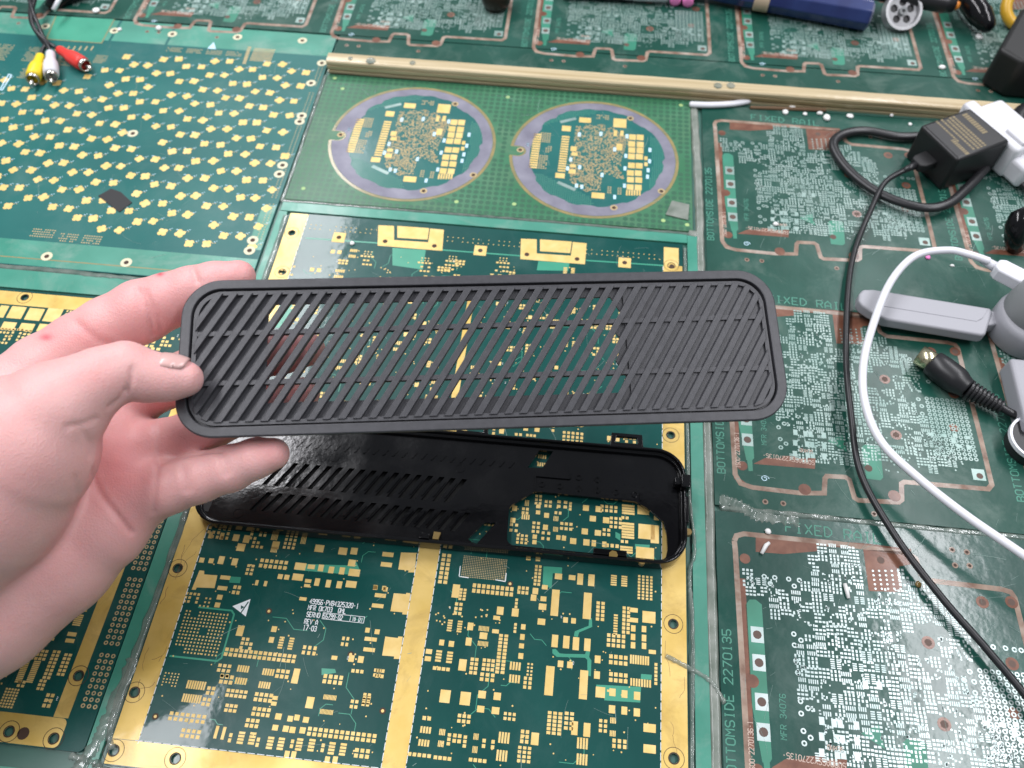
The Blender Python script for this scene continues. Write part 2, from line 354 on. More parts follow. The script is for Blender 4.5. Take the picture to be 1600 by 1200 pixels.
for h in gold_holes: mb.ring(h.x, h.y, 2.0, 2.5, .10, 20); mb.ring(h.x, h.y, 4.3, 4.55, .10, 24)
mb.build_each('ring_mark', 'hole', C)
mb = MB()
for y0, y1, x in ((51, 362, -163.0), (51, 220, -47.4), (51, 220, -57.8), (51, 345, 60.0)):   # dashed white line along the gold
    y = y0
    while y < y1: mb.pad(x, y, .28, 3.2, .1); y += 4.1
x = -163
while x < 60: mb.pad(x, 50.6, 3.2, .28, .1); x += 4.1
stuff(mb.build('dashed_line', 'silk', C))
big = MB()                                   # template: unit pad shared by all single gold pads
padme = None
def single(k, x, y, ww, hh, parent=C, m='goldpad', name='pad'):
    global padme
    if padme is None:
        q = MB(); q.pad(0, 0, 1000, 1000, 70, -30); o = q.build('pad', 'goldpad'); padme = o.data; bpy.data.objects.remove(o)
    p = ZP(k, x, y); a, b = zsize(k, x, y, ww, hh)
    o = bpy.data.objects.new(name, padme); col.objects.link(o); o.parent = parent; o.location = (p.x*.001, p.y*.001, 0); o.scale = (a*.001, b*.001, .001)
    OCC.append((p.x, a/2, p.y, b/2)); return o
mint = MB(); sk = MB(); sm = MB()
S6 = [(132,247,50,20),(125,292,50,20),(98,430,50,18),(86,476,52,18),(55,625,55,18),(48,672,52,18),(435,410,32,60),(633,498,30,36),(617,530,30,18),(700,506,30,36),(790,410,25,28),(782,440,25,28),
 (826,445,26,22),(822,480,34,28),(817,547,34,28),(832,393,26,20),(893,345,32,26),(954,350,30,22),(990,357,26,50),(1040,362,28,52),(878,462,34,118),(1022,476,36,118),(877,633,28,56),(928,638,28,56),
 (971,645,28,58),(1022,650,28,56),(853,810,38,132),(1005,828,36,130),(1297,527,58,52),(1228,495,38,20),(1230,540,36,20),(387,880,46,58),(477,890,46,60),(465,740,34,52),(500,568,26,34),(492,636,26,36),
 (372,640,22,26),(415,646,24,26),(558,610,34,30),(612,590,30,18),(736,570,20,24),(732,615,20,26),(315,680,28,22),(310,712,28,22),(725,700,22,26),(728,655,22,22),(620,880,32,34),(552,872,34,34),
 (546,937,32,30),(612,944,34,32),(788,1070,34,56),(965,1022,28,62),(1020,1030,30,62),(1068,715,26,34),(1065,785,26,34),(1080,862,42,48),(1134,862,28,34),(1188,870,26,34),(1244,878,28,36),(1132,938,28,36),
 (1187,944,26,36),(1243,952,28,36),(1300,1022,55,38),(1300,1115,55,38),(1275,580,20,28),(1275,620,20,30),(1275,655,20,28),(1312,682,32,18),(1227,577,20,28),(1226,615,20,28),(1226,652,20,28)]
for q in S6: single('c6', *q)
S7 = [(720,350,45,18),(707,397,44,18),(1055,300,50,32),(1104,302,32,20),(1147,307,24,30),(1193,316,24,30),(1241,320,24,32),(1296,328,50,32),(1044,348,48,30),(1282,380,48,30),(1130,370,22,34),(1180,377,22,34),
 (1229,382,24,32),(1285,285,32,30),(1245,232,38,32),(1295,232,30,30),(1140,220,40,32),(1067,445,32,15),(1090,365,28,16),(1085,386,26,14),(787,587,30,48),(938,580,24,26),(926,628,22,26),(1207,708,26,18),
 (1038,775,28,38),(1030,808,30,30),(1098,908,34,52),(957,970,28,28),(943,1020,26,26),(990,1025,26,28),(1020,1030,26,28),(1065,1032,26,28),(680,1040,14,58),(712,1045,14,58),(790,215,36,34),(702,272,26,36),
 (762,280,26,32),(657,275,22,22),(615,272,22,22),(1390,395,20,20),(1435,402,20,20),(1355,585,20,22),(1398,592,22,22),(945,205,32,34),(1010,980,24,26),(1040,975,24,26),(1080,985,26,26),(655,160,18,30),(705,165,18,30),
 (768,172,28,30),(815,178,28,34),(1210,1165,22,34),(1175,1165,22,34),(995,1140,22,34),(1025,1142,22,34)]
for q in S7: single('c7', *q)
SW = [(445,602,30,32),(435,675,30,30),(640,645,30,30),(633,718,30,32),(590,590,26,24),(588,627,26,24),(880,600,36,34),(958,607,38,36),(922,665,38,34),(1003,675,38,36),(873,743,38,36),(953,752,38,34),(802,802,38,36),
 (883,810,38,38),(928,815,26,38),(568,775,26,26),(566,808,26,26),(712,780,26,28),(746,784,26,30),(992,822,26,34),(1230,610,70,60),(1250,745,100,90),(1240,880,110,80),(582,122,30,28),(513,118,28,22),(366,130,30,34),(85,128,44,14),(136,131,38,16),(1300,760,50,110),(1310,640,30,70)]
for q in SW: single('w', *q)
for cx, cy, n, hh in ((1138, 610, 4, 62), (1136, 738, 6, 100), (1127, 855, 3, 46)):
    for i in range(n): single('w', cx, cy+(i-(n-1)/2)*hh/n, 76, hh/n-3)
def lpad(k, pts, name='mount_pad', parent=C, z=.08):
    m_ = MB(); m_.prism([tuple(ZP(k, *p)) for p in pts], -.02, z); q = [ZP(k, *p) for p in pts]
    xs = [p.x for p in q]; ys = [p.y for p in q]; OCC.append(((min(xs)+max(xs))/2, (max(xs)-min(xs))/2, (min(ys)+max(ys))/2, (max(ys)-min(ys))/2))
    return m_.build(name, 'goldpad', parent)
lpad('c6', [(190,238),(262,240),(258,245),(252,327),(222,327),(224,318),(178,314)])
lpad('c6', [(158,420),(212,424),(214,418),(232,420),(222,516),(196,514),(197,505),(143,500)])
lpad('c6', [(120,613),(176,620),(178,613),(198,614),(186,714),(158,713),(160,702),(106,698)])
lpad('c7', [(605,318),(626,320),(626,336),(685,340),(672,397),(592,394),(588,405),(570,404)])
def mintrect(k, pts, z=.035):
    mint.poly([tuple(ZP(k, *p)) for p in pts][::-1], z)
mint.poly([tuple(P(*a)) for a in ((418, 470), (470, 470), (452, 512), (414, 512))][::-1], .035)
for k, pts in (('c7', [(1040,288),(1275,296),(1300,270),(1322,318),(1316,340),(1036,316)]), ('c7', [(740,345),(790,348),(785,375),(738,372)]), ('c6', [(826,300),(868,302),(910,305),(908,335),(868,330),(862,400),(822,380)]),
    ('c6', [(1062,828),(1262,838),(1258,908),(1098,898),(1098,880),(1060,880)]), ('c6', [(1262,780),(1310,784),(1308,806),(1260,804)]), ('c6', [(866,670),(880,668),(900,690),(1012,692),(1016,678),(1034,680),(1030,705),(1040,720),(1038,790),(1022,788),(1022,718),(1012,708),(885,704),(866,688)]),
    ('c6', [(1030,530),(1042,532),(1044,570),(985,595),(980,615),(962,612),(966,590),(1028,565)]), ('c7', [(1150,755),(1210,758),(1215,775),(1150,785)]), ('w', [(1060,745),(1090,760),(1090,800),(1060,780)]), ('w', [(1180,820),(1270,825),(1265,860),(1178,850)])):
    mintrect(k, pts)
def G(k, x, y, nx, ny, dx, dy, ww, hh, drop=0, m_=None):
    p = ZP(k, x, y); a, b = zsize(k, x, y, dx, dy); c, d = zsize(k, x, y, ww, hh)
    grid(m_ or sm, p.x, p.y, nx, ny, a, b, c, d, drop); OCC.append((p.x, nx*a/2, p.y, ny*b/2))
for q in [(385,310,2,7,24,20,17,15),(600,405,9,2,21,24,15,18),(465,425,2,4,18,14,13,11),(735,407,3,2,18,20,13,15),(560,578,8,1,6,10,4,22),(556,645,8,1,6,10,4,22),(640,690,2,11,24,16.5,17,13),(580,740,3,3,20,20,15,15),(515,745,2,4,20,20,15,15),
 (358,700,1,4,10,14,26,10),(407,706,1,4,10,14,26,10),(370,757,4,1,20,20,16,16),(700,745,4,1,13,10,9,36),(697,802,4,1,13,10,9,36),(800,340,2,6,17,16,12,12),(1140,362,1,5,10,10,26,7),(1187,366,1,5,10,10,26,7),(1280,395,4,8,18,14,11,10),
 (1080,500,2,5,22,18,15,14),(1148,560,1,8,10,12,18,8),(1195,540,2,7,20,18,14,14),(1150,632,4,3,22,22,15,16),(1160,718,4,2,22,26,16,18),(1255,718,8,1,11,10,8,40),(1160,797,4,2,22,26,16,18),(1260,820,8,1,12,10,8,34),(1328,780,1,6,10,17,13,13),
 (875,1000,3,6,24,18,17,14),(940,990,2,4,24,22,17,15),(1000,1090,4,1,13,10,9,50),(998,1162,4,1,13,10,9,50),(650,1065,4,1,13,10,9,50),(640,1145,4,1,13,10,9,50),(742,1060,2,3,22,22,15,17),(740,1140,3,4,22,20,15,14),
 (305,978,2,1,22,10,16,18),(300,1030,4,1,13,10,9,30),(292,1088,4,1,13,10,9,30),(374,1040,4,1,7,10,5,28),(368,1092,4,1,7,10,5,28),(440,1068,2,2,22,24,16,17),(404,1072,1,3,10,20,15,15),(475,1082,1,3,10,20,15,15),(272,1142,5,1,22,10,16,17),(375,1156,4,1,21,10,16,17),
 (525,1060,4,1,6,10,4,28),(520,1118,4,1,6,10,4,30),(532,1166,4,1,21,10,16,17),(560,1090,1,2,10,24,15,17),(600,1095,1,2,10,24,15,17),(1092,1012,2,3,22,22,14,15),(1137,988,4,1,7,10,5,26),(1135,1046,4,1,7,10,5,26),(1165,1092,3,2,24,24,15,18),
 (575,795,3,2,24,22,16,16),(705,465,1,3,10,16,12,12),(700,575,1,3,10,16,12,12),(675,970,3,2,20,22,13,14),(755,820,2,3,22,20,14,15),(765,760,2,4,16,16,9,9),(95,395,2,1,40,10,18,20),(85,775,2,2,20,22,14,15),(35,895,2,3,20,22,14,15),(1115,855,1,1,20,20,10,10)]: G('c6', *q)
for q in [(935,290,6,2,22,24,15,16),(980,347,2,1,30,10,22,22),(875,697,15,2,22,22,16,16),(815,645,3,3,20,20,14,14,.15),(800,757,5,1,11,10,8,30),(790,812,5,1,11,10,8,30),(912,772,5,1,11,10,8,30),(895,830,5,1,11,10,8,30),(975,780,3,2,22,24,16,17),(712,765,3,3,22,22,15,15,.1),(725,805,3,2,22,24,16,17),
 (590,830,8,1,11,10,8,38),(570,890,8,1,11,10,8,38),(655,855,2,2,22,22,15,16),(635,905,2,2,22,22,15,16),(770,868,5,2,20,22,15,15),(745,933,3,2,20,22,15,15),(890,885,4,2,22,24,16,17),(940,900,1,2,20,26,24,18),(880,950,4,2,22,24,16,17),(550,975,7,2,25,24,16,16),(565,1047,4,2,24,24,16,17),
 (1240,1052,13,2,24.5,23,17,17),(790,1065,1,4,10,15,28,11),(840,1068,1,4,10,15,28,11),(920,1088,1,4,10,15,28,11),(968,1092,1,4,10,15,28,11),(1050,1095,1,4,10,15,28,11),(1105,1098,1,4,10,15,28,11),(1195,1112,1,4,10,15,28,11),(1245,1117,1,4,10,15,28,11),(1330,1135,3,2,25,25,17,18),
 (1200,805,4,2,24,24,16,18),(1187,885,10,1,6,10,4,22),(1172,950,10,1,6,10,4,22),(1350,897,2,2,20,22,15,16),(1295,915,2,2,20,24,14,15),(1410,778,2,2,22,24,16,16),(1310,768,3,1,20,10,14,16),(1255,635,2,2,20,26,12,16),(1095,675,3,2,24,24,14,17,.1),(840,1000,3,2,22,24,16,17),(865,1085,1,2,10,24,14,18),(742,1065,1,2,10,24,14,18),(1018,1092,1,2,10,22,14,17),(1155,1110,1,2,10,22,14,17),
 (690,150,5,3,22,20,12,13,.2),(860,185,4,4,20,18,12,12,.25),(940,170,5,1,6,10,4,26),(938,225,5,1,6,10,4,26),(1070,180,4,1,6,10,4,40),(1010,190,3,4,20,18,12,12,.25),(830,315,2,3,20,18,13,12),(570,440,4,3,18,18,11,11,.2),(630,460,3,3,18,18,8,8,.2),(690,455,1,2,10,36,24,22),(770,405,2,2,20,24,14,16),(880,375,2,1,40,10,14,24)]: G('c7', *q)
for q in [(512,655,4,1,13,10,9,30),(510,618,2,2,24,24,17,17),(440,720,2,2,32,34,18,17),(575,718,2,3,28,26,18,17),(760,712,3,2,28,30,19,18),(490,790,3,3,26,22,16,15),(635,770,2,2,34,34,18,18),(1062,690,3,3,28,26,18,17),(1005,748,2,2,28,28,18,18),(1020,605,4,2,28,24,18,17),(1118,660,2,1,26,10,18,18),(1115,805,2,1,26,10,18,18),(1040,830,3,1,30,10,20,22),(590,550,2,3,24,22,16,15),(650,575,2,2,26,26,17,17),(735,578,2,2,40,28,22,18),(697,665,4,1,8,10,5,30),(695,730,4,1,8,10,5,30),(520,570,3,1,9,10,6,36),(785,590,1,3,10,18,16,15),(710,630,2,1,26,10,16,18),(800,168,5,3,27,24,17,16),(468,152,2,1,26,10,17,16),(545,158,3,1,22,10,16,15),(680,115,1,2,10,26,17,16),(318,132,1,2,10,26,17,16),(290,702,3,1,24,10,15,15),(1015,862,2,1,26,10,16,18)]: G('w', *q)
# fine ball grids
bga = MB(); p = ZP('c6', 562, 308); grid(bga, p.x, p.y, 25, 13, .86, .86, .5, .5); OCC.append((p.x, 11, p.y, 6))
stuff(bga.build('ball_grid', 'tan', C))
bga = MB(); p = ZP('c7', 612, 597)
for i in range(13):
    for j in range(13):
        if (i in (2, 3) and j > 10) or (j < 2 and i < 3) or (5 < i < 8 and 5 < j < 8): continue
        bga.pad(p.x+(i-6)*1.62, p.y+(j-6)*1.55, .72, .72)
OCC.append((p.x, 12, p.y, 11)); grid(bga, *ZP('c7', 475, 805), 5, 5, 1.5, 1.3, .6, .6, .12)
stuff(bga.build('ball_grid', 'goldpad', C))
p = ZP('c7', 612, 597); mint.line([(p.x-5, p.y+11.6), (p.x+11, p.y+11.6), (p.x+12.6, p.y+10), (p.x+12.6, p.y-10), (p.x+11, p.y-11.6), (p.x-11, p.y-11.6)], .8, .03)
# top of the board
for cx, w_ in ((707, 200), (1142, 195)):
    o = [(cx-100, 42 if cx < 900 else 82), (cx-52, 42 if cx < 900 else 84)]
    y0 = 43 if cx < 900 else 84
    q = [(cx-100, y0), (cx-52, y0+2), (cx-52, y0+45), (cx+52, y0+52), (cx+58, y0+10), (cx+100, y0+14), (cx+95, y0+78), (cx-102, y0+62)]
    lpad('top', q, 'bracket_pad'); lpad('top', [(cx-42, y0+2), (cx+55, y0+9), (cx+50, y0+44), (cx-42, y0+38)], 'bracket_pad')
for x, y in ((487, 80), (918, 120), (1358, 157)): single('top', x, y, 38, 30, name='hole_pad')
single('top', 1500, 140, 45, 58, name='hole_pad')
hd = MB()
for x, y in ((487, 80), (918, 120), (1358, 157), (628, 92), (778, 106), (1060, 132), (1213, 146), (1502, 168)):
    p = ZP('top', x, y); hd.disc(p.x, p.y, 1.5, .12); 
for k, x, y in (('c6', 108, 945), ('c7', 915, 500), ('c7', 1280, 693), ('c7', 408, 970), ('c6', 677, 378)): p = ZP(k, x, y); hd.disc(p.x, p.y, 1.4, .05); sm.disc(p.x, p.y, .7, .09)
hd.build_each('hole_mark', 'hole', C)
for pts in ([(650,112),(752,118),(742,178),(650,165)], [(1095,152),(1190,158),(1186,182),(1090,180)]): mintrect('top', pts)
for k, x, y in (('top', 570, 150), ('top', 830, 165), ('top', 985, 170), ('top', 745, 170), ('top', 330, 180)):
    p = ZP(k, x, y); grid(sm, p.x, p.y, 4, 3, 2.2, 3.2, 1.5, 1.2, .15); grid(sm, p.x, p.y+6, 3, 2, 2, 2, .8, .8)
for cx in (500, 920, 1345):
    p = ZP('top', cx, 55 + (cx-500)*.09); grid(sm, p.x, p.y, 16, 2, 3.2, 3.2, .6, .6, .15)
mint.line([tuple(ZP('top', 385, 82)), tuple(ZP('top', 620, 98))], 1, .03); mint.line([tuple(ZP('top', 800, 118)), tuple(ZP('top', 1040, 136))], 1, .03); mint.line([tuple(ZP('top', 1240, 150)), tuple(ZP('top', 1480, 166))], 1, .03)
# fill the rest with small circuits
n = 0
for _ in range(2600):
    x = random.uniform(-158, 56); y = random.uniform(55, 335)
    if -61 < x < -44 or occupied(x, y, 3.6): continue
    px_txt = (-112 < x < -72 and 100 < y < 140) or (-135 < x < -112 and 110 < y < 135)
    if px_txt or (y < 165 and random.random() < .82) or (y > 205 and random.random() < .72) or (y > 205 and -158 < x < -60 and math.sin(x*.09)*math.sin(y*.07) > .25): OCC.append((x, 1, y, 1)) if False else None; continue
    cluster(sm, sk, x, y); n += 1
for _ in range(420):
    x = random.uniform(-160, 58); y = random.uniform(53, 335)
    if -60 < x < -45: continue
    sm.disc(x, y, random.uniform(.25, .42), .06, 8)
# thin traces
tr = MB()
for _ in range(90):
    x = random.uniform(-158, 55); y = random.uniform(55, 330); a = random.choice((0, 90, 45, -45, 90)); L = random.uniform(3, 11)
    if -62 < x < -43: continue
    q = [(x, y)]
    for s in range(3): q.append((q[-1][0]+L*math.cos(math.radians(a))*.6, q[-1][1]+L*math.sin(math.radians(a))*.6)); a += random.choice((45, -45))
    if any(-62 < p_[0] < -43 for p_ in q): continue
    tr.line(q, .3, .02)
stuff(tr.build('trace', 'mint', C))
stuff(sm.build('small_pads', 'goldpad', C)); mint.build_each('copper_area', 'mint', C)
# legend
p = ZP('c7', 1098, 452); 
for t, zx, zy in (('49956-PWB4325320-1', 1096, 466), ('MFR 0K703  QML', 1088, 494), ('SERNO', 1082, 524), ('REV A', 1072, 556), ('17-03', 1066, 584)):
    p = ZP('c7', zx, zy); write(sk, t, p.x, p.y, 2.25, asp=.62, ww=.32)
p = ZP('c7', 1152, 534); write(sk, '55799-02', p.x+.4, p.y+.4, 2.0, asp=.62, ww=.3)
q = [ZP('c7', *a) for a in ((1150, 510), (1346, 526), (1340, 560), (1146, 540))]; q = [(p.x, p.y), (p.x+19.5, p.y), (p.x+19.5, p.y+2.9), (p.x, p.y+2.9)]
sk.line(q+[q[0]], .25, .12); sk.line([(p.x+13, p.y), (p.x+13, p.y+2.9)], .25, .12); sk.line([(p.x+17, p.y), (p.x+17, p.y+2.9)], .25, .12)
write(sk, '10', p.x+14, p.y+.6, 1.5, asp=.6, ww=.25); write(sk, '21', p.x+17.3, p.y+.6, 1.6, asp=.6, ww=.25)
for a, b in (((455, 298), (450, 345)), ((450, 345), (492, 351)), ((660, 330), (656, 368)), ((656, 368), (612, 360))): sk.line([tuple(ZP('c6', *a)), tuple(ZP('c6', *b))], .4, .1)
stuff(sk.build('legend', 'silk', C))
tri = [ZP('c7', 752, 478), ZP('c7', 833, 446), ZP('c7', 812, 524)]
mb = MB(); mb.poly([tuple(t) for t in tri][::-1], .13); mb.build('warning_triangle', 'silk', C)
mb = MB(); mb.line([tuple(ZP('c7', 790, 508)), tuple(ZP('c7', 824, 458))], .55, .16); mb.poly([tuple(ZP('c7', *a)) for a in ((790, 474), (806, 482), (790, 492))], .16); mb.build_each('warning_mark', 'pcb_c', C)
# board margins around it
def slab(name, m_, x0, y0, x1, y1, parent, z=-.1): q = MB(); q.box(x0, y0, -1.6, x1, y1, z); return q.build(name, m_, parent)
slab('margin_strip', 'teal', 75, 20, 81.5, 371, C); slab('margin_strip', 'teal', -182, 364.6, 74.8, 372.2, C)
slab('margin_strip', 'teal', -182.5, 240, -177.2, 364, C); slab('margin_strip', 'teal', -184.5, 20, -177.6, 238, C); slab('margin_strip', 'teal', -300, 0, 60, 35, C, -.2)

# ================================================================== left board
D = thing('circuit_board', 'dark green gold-edged circuit board beneath the hand at the left edge', 'circuit board')
dh = [P(*zp('d5', 45, 1020)), P(*zp('d5', 265, 1055)), P(*zp('d5', 388, 745)), P(*zp('d4', 172, 332))]
mb = MB(); mb.plate(rrect(-430, 43.5, -185, 284, 3), [circ(h.x, h.y, 2) for h in dh], -1.6, 0); mb.build('substrate', 'pcb_c', D)
gold_holes = dh
strip_plate('gold_border_strip', [(-203.2, 56.2), (-196.6, 56.2), (-195.5, 272.8), (-202.5, 272.8)], D)
strip_plate('gold_border_strip', rrect(-429, 44, -196.4, 56, 2.5), D)
strip_plate('gold_border_strip', [(-429, 273), (-195.5, 273), (-195.5, 282.5), (-429, 282.5)], D)
mb = MB()
for h in dh: mb.ring(h.x, h.y, 2.0, 2.5, .10, 20); mb.ring(h.x, h.y, 4.2, 4.5, .10, 24)
p = ZP('d5', 115, 1030); mb.disc(p.x, p.y, 2.6, .10)
mb.build_each('ring_mark', 'hole', D)
mb = MB()
y = 62
while y < 270: 
    for i in range(3):
        if int((y-62)/2.75) % 13 != 9: mb.ring(-192.2+i*2.75, y, .45, 1.0, .06, 10)
    y += 2.75
stuff(mb.build('via_columns', 'tan', D))
sm = MB(); sk = MB(); OCC.clear()
for k, x, y, ww, hh in (('d4', 15, 430, 60, 85), ('d4', 115, 437, 105, 85), ('d4', 240, 450, 110, 85), ('d4', 368, 455, 110, 95), ('d4', 60, 530, 95, 55), ('d4', 185, 540, 100, 55), ('d5', 355, 540, 45, 20), ('d5', 345, 572, 45, 20), ('d4', 310, 545, 95, 55)): single(k, x, y, ww, hh, D)
for q in [(215,530,2,6,20,16,16,12),(265,525,2,5,20,20,16,14),(115,575,4,5,20,18,15,13,.1),(110,725,1,12,10,9.5,34,7),(165,725,1,12,10,9.5,34,7),(185,640,5,3,20,20,15,14,.15),(255,690,2,8,22,19,16,14),(318,690,2,6,22,20,16,14),(205,790,2,3,20,20,15,14),(45,855,5,7,15,15,10,10),(385,470,1,6,10,10,40,7),(415,410,1,4,10,10,40,7),(440,370,2,3,20,16,14,11),(360,420,3,3,20,18,15,13,.2),(30,680,3,3,22,22,12,12,.3),(105,785,2,2,22,20,15,14)]: G('d5', *q)
for q in [(30,600,4,5,26,24,16,14,.2),(110,590,3,4,28,24,16,14,.2),(180,600,2,4,30,24,20,14,.1),(1040,655,2,2,40,30,26,18),(1160,640,3,3,30,26,20,16,.2),(1080,690,2,1,40,20,26,18),(480,450,3,3,22,22,12,12,.3),(1070,1120,3,3,30,26,20,16,.2)]: G('d4', *q)
for _ in range(1500):
    x = random.uniform(-425, -206); y = random.uniform(60, 268)
    if occupied(x, y, 3.8): continue
    cluster(sm, sk, x, y)
stuff(sm.build('small_pads', 'goldpad', D)); stuff(sk.build('legend', 'silk', D))
slab('margin_strip', 'teal', -430, 285.5, -186, 299, D); 

# ================================================================== top-left board with flower pads
A = thing('circuit_board', 'blue-green circuit board covered with flower-shaped gold pads, at the upper left', 'circuit board')
mb = MB(); mb.box(-640, 302.5, -1.6, -184.8, 546, 0); mb.build('substrate', 'pcb_a', A)
mb = MB()
mb.poly([(-640, 521), (-353, 521), (-353, 546), (-640, 546)], .03); mb.poly([(-351, 521), (-310, 521), (-310, 546), (-351, 546)], .03); mb.poly([(-308, 521), (-185, 521), (-185, 546), (-308, 546)], .03)
mb.poly([(-640, 303), (-185, 303), (-185, 322.5), (-640, 322.5)], .03)
mb.poly([(-194, 330), (-185.2, 330), (-185.2, 368), (-194, 368)], .03)
mb.build_each('margin_strip', 'teal', A)
pa = ZP('rca', 640, 500); pb = ZP('rca', 1340, 420)
mb = MB(); q = [ZP('rca', 700, 200), ZP('rca', 1430, 240), ZP('rca', 1270, 540), ZP('rca', 580, 490)]; mb.poly([tuple(t) for t in q][::-1], .06); mb.build('copper_area', 'mint', A)
mb = MB(); q = [tuple(t) for t in q]; mb.line([q[1], q[2], q[3], q[0]], .8, .08); mb.line([(-560, 308), (-190, 308.5)], .8, .05); mb.build_each('edge_line', 'resinedge', A)
# flower lattice
fl = MB()
for a in range(4): fl.prism(circ(1.15*math.cos(math.radians(10+90*a)), 1.15*math.sin(math.radians(10+90*a)), 1.02, 12), -.03, .05+.004*a)
fl.prism(circ(0, 0, 1.2, 8), -.03, .075)
f0 = fl.build('flower_pad', 'goldpad', A); f0.scale = (1.5, 1.5, 1); first = True
p0 = Vector((-362.7, 477.9)); v1 = Vector((19.1, -7.2)); v2 = Vector((.2, 16.1)); mo = Vector((10.6, .6))
spots = []
poly = [(-440, 470), (-356, 478), (-330, 508), (-200, 512), (-192, 500), (-190, 332), (-200, 328), (-300, 334), (-330, 345), (-470, 350), (-640, 340), (-640, 470)]
for i in range(-20, 20):
    for j in range(-25, 25):
        for k in range(2):
            q = p0+v1*i+v2*j+mo*k
            q = q+Vector((random.uniform(-.7, .7), random.uniform(-.7, .7)))
            if inpoly(q.x, q.y, poly) and random.random() > .03 and (q-Vector((-289, 414))).length > 7: spots.append(q)
spots.sort(key=lambda q: -q.x)
bl = MB(); sk = MB(); sm = MB()
for q in spots[:290]:
    if first: f0.location = (q.x*.001, q.y*.001, 0); first = False
    else:
        o = share(f0, 'flower_pad', A, (q.x, q.y, 0)); o.rotation_euler.z = random.choice((0, .5, .9))+random.uniform(-.2, .2); s_ = random.uniform(1.42, 1.65); o.scale = (s_, s_, 1)
    for c, e in ((random.uniform(3, 5), random.uniform(1.5, 3.5)),): 
        bl.pad(q.x+c, q.y+e, .9, .5, .08); bl.pad(q.x+c+1.1, q.y+e+.7, .6, .5, .08); bl.pad(q.x-2.6, q.y+3, 1.4, .55, .08) if random.random() < .6 else None
        sm.pad(q.x+c-1, q.y+e-1, .8, .7); sm.disc(q.x+c+.6, q.y+e-.9, .4, .06, 8)
for q in spots[290:]: fl2 = sm.disc(q.x, q.y, 2.2, .06, 10)
stuff(bl.build('legend', 'blueink', A))
for x, y, nx, ny in ((-350, 500, 6, 5), (-375, 498, 8, 9), (-400, 500, 9, 9), (-425, 500, 9, 10), (-395, 478, 9, 6), (-420, 470, 8, 8), (-450, 490, 9, 14), (-300, 517, 8, 3), (-285, 517, 8, 3), (-270, 517, 8, 3), (-255, 517, 8, 3), (-322, 330, 10, 4), (-305, 328, 8, 4), (-290, 328, 8, 4)):
    for i in range(nx):
        for j in range(ny):
            if random.random() < .85: sm.pad(x+(i-nx/2)*1.5, y+(j-ny/2)*1.9, .95, .8)
for i in range(7): p = ZP('rca', 700+75*i, 605); sm.pad(p.x, p.y, 1.1, 5)
p = ZP('a1', 1215, 255)
for i in range(11):
    for j in range(9): sm.pad(p.x+(i-5)*1.45, p.y+(j-4)*1.7, 1.0, 1.1)
for y in range(335, 515, 2): 
    if y % 37 > 4: sm.pad(-187.5, y, .8, .6); sm.pad(-190, y, .8, .6)
for y in range(0, 9): sm.pad(*ZP('a1', 1155-3*y, 220+9*y), 2.6, 1.6)
stuff(sm.build('small_pads', 'tan', A))
rg = MB(); hd = MB()
for k, x, y in (('a1', 210, 122), ('a1', 530, 142), ('a1', 798, 158), ('a1', 1100, 172), ('a1', 1400, 188), ('a1', 1490, 292), ('a1', 1397, 536), ('a1', 1387, 563), ('a1', 1308, 765), ('a1', 1293, 806), ('a1', 1170, 1112), ('a1', 1155, 1160), ('a1', 615, 618), ('d4', 325, 47), ('d4', 877, 90), ('a1', 1440, 385)):
    p = ZP(k, x, y); rg.ring(p.x, p.y, 1.5, 3.5, .09, 18); hd.disc(p.x, p.y, 1.5, .07)
rg.build_each('hole_ring', mat('pale_hole_ring', (.62, .58, .40), .45), A); hd.build_each('hole_mark', 'hole', A)
tg = MB(); q = [tuple(ZP('rca', *a)) for a in ((0, 1120), (110, 930), (145, 940), (30, 1125), (0, 1120))]; tg.line(q, .9, .09); q = [tuple(ZP('a1', *a)) for a in ((960, 225), (990, 195), (1000, 228))]; tg.poly(q[::-1], .09); tg.build_each('outline_mark', 'blueink', A)

# ================================================================== board with two discs
B = thing('circuit_board', 'leaf-green dotted circuit board with two round grey-rimmed units, below the cream rail', 'circuit board')
mb = MB(); mb.box(-181.5, 374.6, -1.6, 78.5, 500.8, 0); mb.build('substrate', 'pcb_b', B)
dc = [(-109.5, 437.0), (13.5, 435.5)]
mb = MB()
for i in range(59):
    for j in range(29):
        x = -179.5+i*4.4; y = 376.5+j*4.4
        if any((x-a)**2+(y-b)**2 < 58.5**2 for a, b in dc) or x > 77.5: continue
        mb.disc(x, y, 1.75, .03, 8)
stuff(mb.build('dot_pattern', 'dot', B))
def zd(x, y): q = ZP('disc', x, y); return (q.x-dc[0][0], q.y-dc[0][1])
NR = 5.0
def notch_ring(r0, r1):                      # ring with the bite at its left
    out = []; 
    a0 = math.asin(NR/r1)
    for i in range(73): a = math.pi+a0+(2*math.pi-2*a0)*i/72; out.append((r1*math.cos(a), r1*math.sin(a)))
    for i in range(9): a = math.radians(90-180*i/8); out.append((-(r1-4)+NR*math.cos(a), NR*math.sin(a)))
    return out
mb = MB(); o_ = notch_ring(0, 54.6); mb.plate(circ(0, 0, 56.6, 72), [o_[::-1]], -.05, .10); edge = mb.build('cut_edge', 'resinedge', B); edge.location = (dc[0][0]*.001, dc[0][1]*.001, 0)
inner = []
for i in range(90):
    a = 2*math.pi*i/90; r = 45.5+(1.2 if (i//3) % 2 else 0)
    if abs(a-math.pi) < .62: r = 43.5
    if abs(a-math.pi) < .25: r = 43
    if 1.0 < a < 2.2: r = 47.5+(.8 if i % 4 < 2 else 0)
    if -.1 < a-.15 < .5: r = 47.5
    inner.append((r*math.cos(a), r*math.sin(a)))
mb = MB(); mb.plate(notch_ring(0, 54.4), [inner], -.05, .12); ringo = mb.build('grey_ring', 'ringgrey', B)
